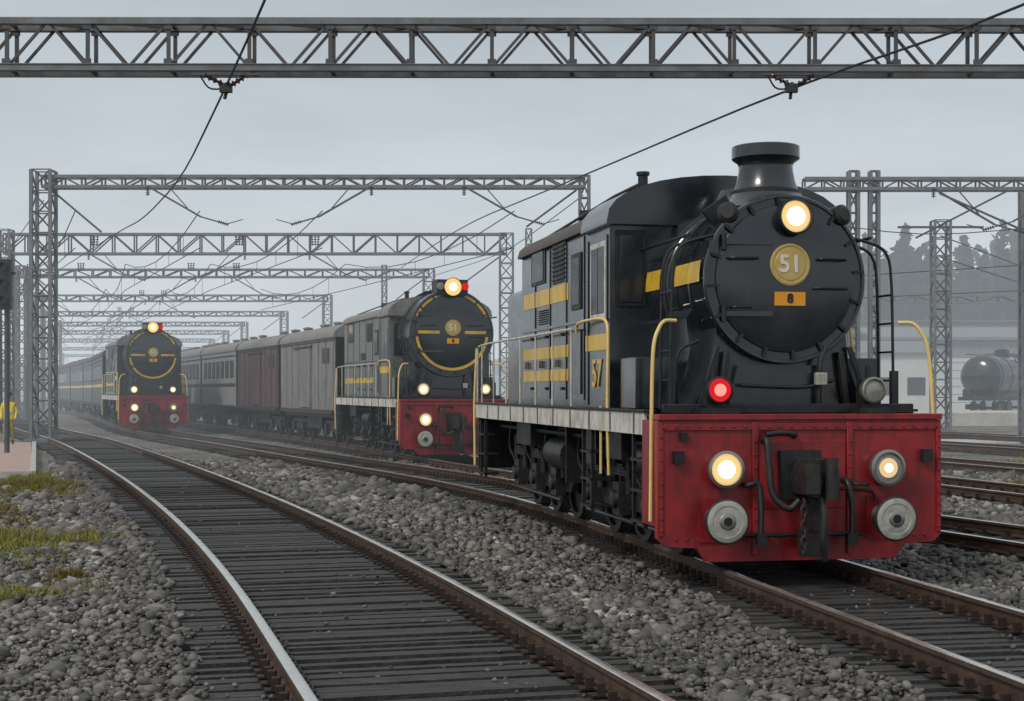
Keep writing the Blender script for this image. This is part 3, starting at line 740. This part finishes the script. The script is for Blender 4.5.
loco('passenger_locomotive',p,a,L=9.5,R=1.16,zc=3.32,ft=.4,chim=False,second=True,hood_end=8.4,body='grey_body',eave=3.85,cab0=1.7,cab1=2.9)
s+=9.9
for L,b,r,st,nm in ((9.2,'van_grey','rooflt','van','freight_van'),(8.6,'van_red','rooflt','van','freight_van'),(9.6,'coach_lt','rooflt','coach','passenger_coach'),(9.6,'coach_lt','rooflt','coach','passenger_coach'),(9.6,'coach_lt','rooflt','coach','passenger_coach')):
    p,a=veh_pose(T2,s,L); wagon(nm,p,a,L,b,r,st); s+=L+.3
s=T1.sY(67.0); p,a=veh_pose(T1,s,9.5)
loco('passenger_locomotive',p,a,L=9.5,R=1.2,zc=3.35,ft=.4,chim=False,second=True,hood_end=8.4,body='coach_dk',eave=3.85,cab0=1.7,cab1=2.9)
s+=10.0
for k in range(6):
    p,a=veh_pose(T1,s,13); wagon('passenger_coach',p,a,13,'coach_dk','roof','coach'); s+=13.4

def tank(loc,yaw):
    E=empty('tank_wagon',loc,yaw); K=M; m=MB()
    m.lathe([(0,0),(.7,.08),(1.15,.25),(1.35,.5),(1.38,.6),(1.38,8.4),(1.35,8.5),(1.15,8.75),(0,9)],(0,.3,2.55),(0,1,0),36,K['black'])
    for y in (1.2,3,6.5,8.3): m.lathe([(1.385,0),(1.41,0),(1.41,.08),(1.385,.08)],(0,y,2.55),(0,1,0),36,K['steel'])
    m.lathe([(.5,0),(.5,.5),(.35,.62),(0,.64)],(0,4.8,3.85),(0,0,1),24,K['black'])
    m.obj('tank',None,E)
    m=MB(); m.b(-1.2,1.2,0,9.6,.95,1.2,K['black2'])
    for y in (1.5,3.2,6.4,8.1): wheelset(m,y,.45)
    for sd in (-1,1):
        for y in (1.5,3.2,6.4,8.1): m.b(*sorted((sd*.95,sd*1.1)),y-.5,y+.5,.35,.7,K['steel'])
        m.tube([(sd*.8,4.8,3.9),(sd*1.45,4.8,2.6),(sd*1.45,4.8,1.1)],.04,6,K['steel'],0); m.tube([(sd*.8,5.3,3.9),(sd*1.45,5.3,2.6),(sd*1.45,5.3,1.1)],.04,6,K['steel'],0)
        m.tube([(sd*.9,.6,4.0),(sd*.9,9,4.0)],.03,6,K['steel'],0)
        m.b(*sorted((sd*.5,sd*1.2)),.8,1.1,1.2,1.7,K['black2']); m.b(*sorted((sd*.5,sd*1.2)),8.4,8.7,1.2,1.7,K['black2'])
    m.obj('chassis',None,E)
tank((30.3,98,.16),math.radians(-38))
E=empty('railway_track'); m=MB()
for o in (-.75,.75):
    d=Vector((math.sin(math.radians(38)),math.cos(math.radians(38)),0)); n=Vector((d.y,-d.x,0))
    c=Vector((30.3,98,.08)); m.beam(c+n*o-d*3,c+n*o+d*30,.07,.15)
m.obj('rails',[RUST],E)

# ------------------------------------------------------------------ gantries
def truss(mb,a,b,h,dep,pan,ct,dt,xbr=False):
    a=Vector(a);b=Vector(b);d=(b-a);Ln=d.length;d.normalize();n=Vector((-d.y,d.x,0))
    N=max(2,int(round(Ln/pan)));
    for sd in (-1,1):
        o=n*sd*dep/2
        mb.beam(a+o,b+o,ct,ct,1); mb.beam(a+o+Vector((0,0,h)),b+o+Vector((0,0,h)),ct,ct,1)
        if xbr:
            for z in (ct/2,h-ct/2): mb.beam(a+o+Vector((0,0,z)),b+o+Vector((0,0,z)),ct*1.35,.014,1)
        for i in range(N+1):
            p=a+d*Ln*i/N+o
            mb.beam(p+Vector((0,0,ct/2)),p+Vector((0,0,h-ct/2)),dt,dt,0)
            if i<N:
                q=a+d*Ln*(i+1)/N+o
                up=Vector((0,0,h))
                fl=(i%2==0)
                if xbr:
                    mid=(p+q)/2
                    if fl: mb.beam(p+up,mid,dt*.75,dt*.75,0); mb.beam(mid,q+up,dt*.75,dt*.75,0)
                    else: mb.beam(p,mid+up,dt*.75,dt*.75,0); mb.beam(mid+up,q,dt*.75,dt*.75,0)
                    for zz in (ct*.5,h-ct*.5-.09): mb.b(p.x-.07,p.x+.07,p.y-.05,p.y-.04,p.z+zz,p.z+zz+.09,0)
                elif fl: mb.beam(p,q+up,dt*.9,dt*.9,0)
                else: mb.beam(p+up,q,dt*.9,dt*.9,0)
    for i in range(N+1):
        p=a+d*Ln*i/N
        for z in (0,h): mb.beam(p-n*dep/2+Vector((0,0,z)),p+n*dep/2+Vector((0,0,z)),dt*.8,dt*.8,0)
        if i<N:
            q=a+d*Ln*(i+1)/N
            mb.beam(p-n*dep/2+Vector((0,0,h)),q+n*dep/2+Vector((0,0,h)),dt*.7,dt*.7,0)
def mast(mb,x,y,z0,z1,w,pan,ct,dt):
    c=[(-w/2,-w/2),(w/2,-w/2),(w/2,w/2),(-w/2,w/2)]
    for a,b in c: mb.beam((x+a,y+b,z0),(x+a,y+b,z1),ct,ct,1)
    N=int((z1-z0)/pan)
    for i in range(N):
        za=z0+(z1-z0)*i/N; zb=z0+(z1-z0)*(i+1)/N
        for k in range(4):
            p=c[k];q=c[(k+1)%4]
            if i%2: p,q=q,p
            mb.beam((x+p[0],y+p[1],za),(x+q[0],y+q[1],zb),dt,dt,0)
            mb.beam((x+p[0],y+p[1],zb),(x+q[0],y+q[1],zb),dt*.8,dt*.8,0)
    mb.b(x-w*.8,x+w*.8,y-w*.8,y+w*.8,z0-.3,z0+.15,1)
GM=[GAL,GALL,INS,WIRE]
def insul(mb,p,q,n=6,r=.07):
    p=Vector(p);q=Vector(q);Ln=(q-p).length;pr=[(.02,0)]
    for i in range(n):
        t=(i+.5)/n*Ln; pr+=[(.025,t-.35*Ln/n),(r,t),(.025,t+.3*Ln/n)]
    pr.append((.02,Ln)); mb.lathe(pr,p,q-p,10,2)
def dropper(mb,x,y,zb,sc=1,flip=1,top=True):
    mb.beam((x-flip*.3,y,zb-.0),(x+flip*1.7*sc,y,zb-1.15*sc),.07,.07,0)
    mb.beam((x+flip*1.7*sc,y,zb-1.15*sc),(x+flip*2.4*sc,y,zb-1.35*sc),.05,.05,0)
    mb.beam((x+flip*.5*sc,y,zb-.02),(x+flip*1.2*sc,y,zb-.82*sc),.04,.04,0)
    insul(mb,(x+flip*2.35*sc,y,zb-1.33*sc),(x+flip*2.75*sc,y,zb-1.45*sc),5,.08)
    insul(mb,(x-flip*.3,y,zb+.0),(x-flip*.3,y,zb-.35),5,.10)
    mb.beam((x+flip*2.7*sc,y,zb-1.42*sc),(x+flip*3.3*sc,y,zb-1.25*sc),.03,.03,3)
    if top:
        for k in (-.14,.0,.14): insul(mb,(x+k,y,zb+.42),(x+k*1.3,y,zb+.95),4,.09)
E=empty('overhead_gantry'); m=MB()
truss(m,(-15,25,7.13),(17,25,7.09),.77,.5,1.36,.105,.058,True)
m.obj('lattice_beam',GM,E)
m=MB()
for x in (-15,17): mast(m,x,25,-.2,8.1,.6,.7,.12,.06)
m.obj('lattice_masts',GM,E)
m=MB()
for x in (-4.75,4.6):
    insul(m,(x-.35,24.7,7.0),(x+.05,24.8,6.82),5,.06); insul(m,(x+.4,24.7,7.0),(x+.05,24.8,6.8),5,.06)
    m.b(x-.08,x+.12,24.74,24.86,6.72,6.86,3); m.cyl((x,24.8,6.62),(x+.05,24.9,6.9),.03,8,3)
    m.b(x-.5,x+.6,24.68,24.74,6.98,7.02,0)
    m.tube([(x-.4,24.7,7.0),(x-.25,24.75,6.75),(x+.1,24.8,6.8)],.015,6,3)
m.obj('insulators',GM,E)
GL=[(57,9.50,.39,-17.8,2.75,.8,True),(81,9.15,1.05,-27.4,-.3,1.1,True),(101,9.4,.5,-33,-5.6,.9,False),(130,9.5,.5,-41,-16,.9,False),(158,9.6,.45,-49,-24,.9,False),(185,9.7,.45,-56,-33,.8,False),(215,9.8,.5,-66,-41,.8,False),(250,9.8,.5,-77,-50,.8,False),(300,9.8,.5,-92,-62,.8,False),(360,9.8,.5,-108,-76,.8,False)]
for gi,(Y,zb,h,xl,xr,mw,near) in enumerate(GL):
    E=empty('overhead_gantry'); m=MB()
    truss(m,(xl,Y,zb),(xr,Y,zb),h,.5 if near else .4,.75 if gi==0 else 1.2,.09+.0004*Y,.045+.0003*Y)
    m.obj('lattice_beam',GM,E); m=MB()
    mast(m,xl,Y,-.2,zb+h+.25,.72 if gi<2 else .6,.75,.10+.0004*Y,.055)
    mast(m,xr,Y,-.2,zb+h+.05,.34 if gi==0 else .7,.8,.10+.0003*Y,.055)
    if gi in (1,2): mast(m,xr+1.2 if gi==1 else xr-3.0,Y,-.2,zb+h+.3,.3,.8,.09,.05)
    m.obj('lattice_masts',GM,E); m=MB()
    for T,fl in ((T0,1),(T1,1),(T2,-1),(T3,1)):
        x=float(T(Y))+(-1.6 if fl>0 else 1.6)
        if xl+.8<x<xr-.5: dropper(m,x,Y-.3,zb,1,fl,gi>0)
    m.beam((xl+.3,Y,zb-.1),(xl+2.2,Y,zb-1.7),.07,.07,0); m.beam((xr-.3,Y,zb-.1),(xr-2.2,Y,zb-1.5),.07,.07,0)
    m.obj('registration_arms',GM,E)
E=empty('overhead_gantry'); m=MB()
truss(m,(11.2,57.6,9.5),(29,57.6,9.5),.39,.5,.75,.12,.06); m.obj('lattice_beam',GM,E); m=MB()
mast(m,13.1,57.6,-.2,10.2,.34,.75,.11,.055); mast(m,13.9,57.6,-.2,10.2,.3,.75,.11,.055); mast(m,29,57.6,-.2,10.2,.5,.75,.11,.055); m.obj('lattice_masts',GM,E); m=MB()
dropper(m,16.4,57.3,9.5,1.2,1,False); dropper(m,21,57.3,9.5,1.1,-1,False); m.beam((18.9,57.2,9.4),(15.4,57.2,7.6),.07,.07,0); m.beam((16.3,57.2,9.3),(20.6,57.2,7.4),.07,.07,0); m.obj('registration_arms',GM,E)
m=MB(); mast(m,20.0,70,-.2,9.7,.72,.8,.11,.06); m.beam((18,70,9.4),(22,70,9.4),.1,.1,0); m.obj('lattice_mast',GM)
m=MB(); mast(m,20.6,60,-.2,9.9,.45,.8,.11,.06); m.obj('lattice_mast',GM)
for (Y,xl,xr) in ((110,25,60),(150,34,80)):
    E=empty('overhead_gantry'); m=MB(); truss(m,(xl,Y,8.2),(xr,Y,8.2),.5,.4,1.5,.12,.07); m.obj('lattice_beam',GM,E)
    m=MB(); mast(m,xl,Y,-.2,9,.5,.9,.13,.07); mast(m,xr,Y,-.2,9,.5,.9,.13,.07); m.obj('lattice_masts',GM,E)
for (x,y,h) in ((-33.5,100,9.8),(-30,88,7.5),(-24.6,72,8.5)):
    m=MB(); m.cyl((x,y,-.2),(x,y,h),.13,10,0,.09); m.beam((x-.7,y,h-.5),(x+.7,y,h-.5),.08,.08,0); insul(m,(x+.6,y,h-.45),(x+.6,y,h-.1),4,.07); insul(m,(x-.6,y,h-.45),(x-.6,y,h-.1),4,.07); m.obj('utility_pole',GM)
E=empty('overhead_wires'); m=MB()
def wire(pts,r=.018,rnd=2): m.tube(pts,r,6,3,rnd)
wire([(-2.6,17.5,7.05),(-3.3,20,6.98),(-4.73,24.85,6.84),(-7.7,35,6.75),(-11.3,46,7.05),(-14.9,57,7.85),(-24.6,81,8.2)],.02)
wire([(7.2,17,6.9),(6.7,20,6.85),(4.63,24.85,6.82),(1.5,40,7.35),(-1.8,57,8.1),(-6,81,8.4)],.02)
def cat(T,ys,zc,zm,x0=0):
    for i in range(len(ys)-1):
        a,b=ys[i],ys[i+1]; n=6; P=[];Q=[]
        for k in range(n+1):
            t=k/n; y=a+(b-a)*t; x=float(T(a))*(1-t)+float(T(b))*t+x0
            P.append(Vector((x,y,zc))); Q.append(Vector((x,y,zm-(.9*4*t*(1-t)))))
        m.tube(P,.016+.00006*a,5,3,0); m.tube(Q,.018+.00006*a,5,3,0)
        for k in range(1,n): m.tube([P[k],Q[k]],.01,4,3,0)
YS=[57,81,101,130,158,185,215,250,300,360]
for T in (T0,T1,T2): cat(T,YS,7.2,8.6)
cat(T3,[57,81,101],7.2,8.6)
wire([(11.2,57,8.2),(16,57,7.6),(24,57,8.4)],.02); wire([(14,70,7.0),(34,72,8.4)],.025); wire([(14,70,6.0),(34,72,7.0)],.02); wire([(20,70,9),(45,110,8)],.03); wire([(20,70,8),(45,110,7.2)],.03)
wire([(-17.8,57,9),(-27.4,81,9)],.02); wire([(2.7,57,9.2),(-.3,81,9.2),(-5.6,101,9.4)],.02)
m.obj('catenary_wires',GM,E)

E=empty('railway_signal',(-15.15,45,0)); m=MB()
m.cyl((0,0,-.2),(0,0,5.6),.08,12,0); m.beam((-.25,0,5.3),(.25,0,5.3),.08,.08,0)
m.obj('post',GM,E); m=MB()
m.b(-.19,.19,-.3,-.08,4.2,5.7,M['black2'])
for z in (4.45,4.95,5.45):
    m.lathe([(.11,0),(.11,.03),(0,.035)],(0,-.3,z),(0,-1,0),16,M['glass'])
    m.add([(math.cos(a)*.14,-.3,z+math.sin(a)*.14) for a in [math.radians(d) for d in range(0,181,20)]]+[(math.cos(a)*.14,-.52,z+math.sin(a)*.14) for a in [math.radians(d) for d in range(0,181,20)]],[(i,i+1,i+11,i+10) for i in range(9)],M['black2'])
m.obj('signal_head',None,E)

# ------------------------------------------------------------------ warehouse
WL=mat('corrugated_wall',(.24,.25,.28),.6,var=.1,scale=.4,dirt=(.16,.15,.14),dirt_amt=.5,dscale=(.5,.5,.15))
WR=mat('warehouse_roof',(.18,.19,.20),.6,var=.15,scale=.3)
WW=mat('white_panel',(.50,.50,.49),.6,var=.08,scale=.5)
WG=mat('warehouse_glass',(.05,.06,.07),.15,var=.1)
E=empty('warehouse',(33,132,0)); m=MB()
m.b(0,75,0,25,-.2,6.2,0)
x=.15
while x<75: m.b(x,x+.16,-.06,0,.0,6.1,0); x+=.45
m.obj('walls',[WL,WR,WW,WG],E); m=MB()
m.prismx([(-.6,6.2),(12.5,7.6),(25.6,6.2),(25.6,6.45),(12.5,7.85),(-.6,6.45)],-.5,75.5,1); m.obj('roof',[WL,WR,WW,WG],E)
m=MB()
for k in range(7):
    x=3+k*10; m.b(x,x+4.5,-.1,-.062,0,4.6,2); 
    for q in range(6): m.b(x,x+4.5,-.13,-.101,.7+q*.7,.74+q*.7,0)
    m.b(x+5.6,x+8.6,-.1,-.062,3.4,5.0,3); m.b(x+7.05,x+7.15,-.12,-.101,3.4,5.0,2)
m.obj('doors_and_windows',[WL,WR,WW,WG],E)
E=empty('storage_shed',(24.5,118,0)); m=MB()
m.b(0,9,0,8,-.2,4.6,2); m.obj('walls',[WL,WR,WW,WG],E); m=MB(); m.prismx([(-.3,4.6),(4,5.6),(8.3,4.6),(8.3,4.75),(4,5.8),(-.3,4.75)],-.3,9.3,1); m.obj('roof',[WL,WR,WW,WG],E)
m=MB(); m.b(1,3.5,-.05,-.002,0,3.2,0); m.b(4.5,5.8,-.05,-.002,1.4,2.8,3); m.b(6.6,8,-.05,-.002,1.4,2.8,3); m.obj('doors_and_windows',[WL,WR,WW,WG],E)

# ------------------------------------------------------------------ trees
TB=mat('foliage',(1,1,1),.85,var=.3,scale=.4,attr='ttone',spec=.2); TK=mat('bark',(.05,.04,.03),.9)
def trees(name,spots):
    V=[];F=[];mi=[];tones=[]
    def q(c,s,t):
        n=Vector((random.gauss(0,1),random.gauss(0,1),random.gauss(0,.7))); d,a,b=basis(n); a*=s*random.uniform(.6,1.2); b*=s*random.uniform(.5,1.1)
        o=len(V); V.extend([tuple(c-a-b*.4),tuple(c+a*.3-b),tuple(c+a+b*.3),tuple(c-a*.2+b)]); F.append((o,o+1,o+2,o+3)); mi.append(0); tones.extend([t]*4)
    for (x,y,H,R,kind) in spots:
        o=len(V)
        for k in range(6):
            a=k*math.pi/3; V.append((x+.3*math.cos(a),y+.3*math.sin(a),-.3))
        for k in range(6):
            a=k*math.pi/3; V.append((x+.05*math.cos(a),y+.05*math.sin(a),H*.92))
        tones.extend([0]*12)
        for k in range(6): F.append((o+k,o+(k+1)%6,o+6+(k+1)%6,o+6+k)); mi.append(1)
        if kind==0:
            L=int(H*1.1)
            for l in range(L):
                f=l/L; z=H*(.12+.88*f); rr=R*(1-f)**.8*random.uniform(.75,1.15)+.2
                for _ in range(int(6+18*(1-f))):
                    a=random.uniform(0,6.283); r=rr*math.sqrt(random.uniform(.15,1))
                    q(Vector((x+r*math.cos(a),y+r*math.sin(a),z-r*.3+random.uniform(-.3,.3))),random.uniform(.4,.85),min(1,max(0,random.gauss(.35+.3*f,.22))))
        else:
            for c in range(12):
                cx=x+random.gauss(0,R*.45);cy=y+random.gauss(0,R*.45);cz=H*random.uniform(.35,.9); cr=R*random.uniform(.3,.5)
                for _ in range(45):
                    v=Vector((random.gauss(0,1),random.gauss(0,1),random.gauss(0,1))).normalized()*cr*random.uniform(.6,1.05)
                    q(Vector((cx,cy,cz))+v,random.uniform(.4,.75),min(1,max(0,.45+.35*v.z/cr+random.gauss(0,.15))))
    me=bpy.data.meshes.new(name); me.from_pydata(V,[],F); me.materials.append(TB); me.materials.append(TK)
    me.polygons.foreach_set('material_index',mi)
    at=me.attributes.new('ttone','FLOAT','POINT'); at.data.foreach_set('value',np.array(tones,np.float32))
    o=bpy.data.objects.new(name,me); COL.objects.link(o)
sp=[]
for i in range(170):
    y=random.uniform(190,250); px=random.uniform(.225,.46); x=px*y
    H=random.uniform(16,26)*(.72+.28*min(1,(px-.225)/.05))*(1+.10*math.sin(px*60))
    sp.append((x,y,H,random.uniform(2.4,3.8),0 if random.random()<.85 else 1))
trees('distant_conifers',sp)
sp=[]
for i in range(170):
    y=random.uniform(430,560); x=random.uniform(-.37,.12)*y
    sp.append((x,y,random.uniform(6,13),random.uniform(3,5),1 if random.random()<.6 else 0))
trees('distant_treeline',sp)

# ------------------------------------------------------------------ person
def person(loc,rot):
    E=empty('track_worker',loc,rot)
    J=[((0,0,.95),.14),((0,.01,1.15),.135),((0,0,1.36),.15),((0,0,1.48),.06),((0,-.01,1.56),.07),((0,-.01,1.66),.10),((0,0,1.74),.07),
       ((-.19,0,1.40),.065),((-.25,.02,1.14),.05),((-.24,-.08,.90),.038),((-.24,-.10,.82),.035),
       ((.19,0,1.40),.065),((.25,.02,1.14),.05),((.22,-.12,.92),.038),((.21,-.15,.85),.035),
       ((-.10,0,.88),.095),((-.12,-.04,.50),.068),((-.12,.02,.12),.05),((-.12,.02,.05),.05),((-.13,-.13,.04),.04),
       ((.10,0,.88),.095),((.12,.05,.50),.068),((.13,.12,.12),.05),((.13,.12,.05),.05),((.14,-.03,.04),.04)]
    Ed=[(0,1),(1,2),(2,3),(3,4),(4,5),(5,6),(2,7),(7,8),(8,9),(9,10),(2,11),(11,12),(12,13),(13,14),(0,15),(15,16),(16,17),(17,18),(18,19),(0,20),(20,21),(21,22),(22,23),(23,24)]
    me=bpy.data.meshes.new('body'); me.from_pydata([j[0] for j in J],Ed,[])
    o=bpy.data.objects.new('body',me); COL.objects.link(o); 
    md=o.modifiers.new('skin','SKIN'); me.skin_vertices[0].data[0].use_root=True
    for i,j in enumerate(J): me.skin_vertices[0].data[i].radius=(j[1],j[1])
    sb=o.modifiers.new('sub','SUBSURF'); sb.levels=2; sb.render_levels=2
    dg=bpy.context.evaluated_depsgraph_get(); dg.update(); m2=bpy.data.meshes.new_from_object(o.evaluated_get(dg)); o.modifiers.clear(); o.data=m2; m2.materials.clear()
    for mm in (mat('hi_vis_jacket',(.80,.66,.03),.7,var=.1),mat('work_trousers',(.30,.25,.04),.8),mat('skin',(.45,.28,.2),.6),mat('boots',(.03,.03,.03),.6)): m2.materials.append(mm)
    for p in m2.polygons:
        c=p.center; p.use_smooth=True
        p.material_index=2 if (c.z>1.47 or (abs(c.x)>.17 and c.z<.92 and c.z>.75)) else (0 if c.z>.86 else (1 if c.z>.14 else 3))
    o.parent=E
    m=MB(); m.lathe([(.125,0),(.13,.02),(.115,.09),(.07,.14),(0,.155)],(0,0,1.69),(0,0,1),16,3); m.b(-.09,.09,-.17,-.09,1.69,1.705,3)
    m.lathe([(.175,0),(.178,.05)],(0,0,1.1),(0,0,1),16,1)
    m.b(-.012,.012,-.13,-.10,1.60,1.64,2)
    for sx in (-.04,.04): m.lathe([(.012,0),(0,.01)],(sx,-.105,1.65),(0,-1,0),8,3)
    m.obj('helmet_and_details',[MATS[M['white']],MATS[M['white']],m2.materials[2],m2.materials[3]],E)
person((-17.45,52.0,-.08),.3)

# ------------------------------------------------------------------ world, sun, camera
w=bpy.data.worlds.new('World'); scene.world=w; w.use_nodes=True; nt=w.node_tree; nt.nodes.clear(); L=nt.links
out=_n(nt,'ShaderNodeOutputWorld'); 
sky=_n(nt,'ShaderNodeTexSky',sky_type='NISHITA'); sky.sun_disc=False; sky.sun_elevation=math.radians(42); sky.sun_rotation=math.radians(225); sky.dust_density=4
bg1=_n(nt,'ShaderNodeBackground'); L.new(sky.outputs[0],bg1.inputs[0]); bg1.inputs[1].default_value=.010
tc=_n(nt,'ShaderNodeTexCoord'); sx=_n(nt,'ShaderNodeSeparateXYZ'); L.new(tc.outputs['Generated'],sx.inputs[0])
r=_n(nt,'ShaderNodeValToRGB'); e=r.color_ramp.elements; e[0].position=0; e[0].color=(.595,.65,.69,1); e[1].position=1; e[1].color=(.58,.60,.61,1)
a=e.new(.10); a.color=(.575,.63,.665,1); a=e.new(.26); a.color=(.46,.51,.55,1); a=e.new(.6); a.color=(.54,.565,.58,1)
L.new(sx.outputs[2],r.inputs[0])
mp=_n(nt,'ShaderNodeMapping'); mp.inputs['Scale'].default_value=(1.6,1.6,7); L.new(tc.outputs['Generated'],mp.inputs[0])
no=_n(nt,'ShaderNodeTexNoise'); no.inputs['Scale'].default_value=1.6; no.inputs['Detail'].default_value=7; no.inputs['Roughness'].default_value=.55; L.new(mp.outputs[0],no.inputs['Vector'])
mr=_n(nt,'ShaderNodeMapRange'); mr.inputs['From Min'].default_value=.3; mr.inputs['From Max'].default_value=.7; mr.inputs['To Min'].default_value=.87; mr.inputs['To Max'].default_value=1.11; L.new(no.outputs['Fac'],mr.inputs[0])
vm=_n(nt,'ShaderNodeVectorMath',operation='SCALE'); L.new(r.outputs[0],vm.inputs[0]); L.new(mr.outputs[0],vm.inputs['Scale'])
bg2=_n(nt,'ShaderNodeBackground'); L.new(vm.outputs[0],bg2.inputs[0]); bg2.inputs[1].default_value=1
ad=_n(nt,'ShaderNodeAddShader'); L.new(bg1.outputs[0],ad.inputs[0]); L.new(bg2.outputs[0],ad.inputs[1]); L.new(ad.outputs[0],out.inputs[0])
sd=bpy.data.lights.new('sun','SUN'); sd.energy=1.5; sd.angle=math.radians(12); sd.color=(1,.95,.87)
so=bpy.data.objects.new('sun',sd); COL.objects.link(so)
dirv=Vector((-.55,-.55,.75)); so.rotation_euler=dirv.to_track_quat('Z','Y').to_euler()
cd=bpy.data.cameras.new('camera'); cam=bpy.data.objects.new('camera',cd); COL.objects.link(cam); scene.camera=cam
cam.location=(0,0,1.8); cam.rotation_euler=(math.radians(90),0,0)
cd.sensor_width=36; cd.lens=1500/1024*36; cd.shift_y=.0386; cd.clip_end=6000; cd.clip_start=.1
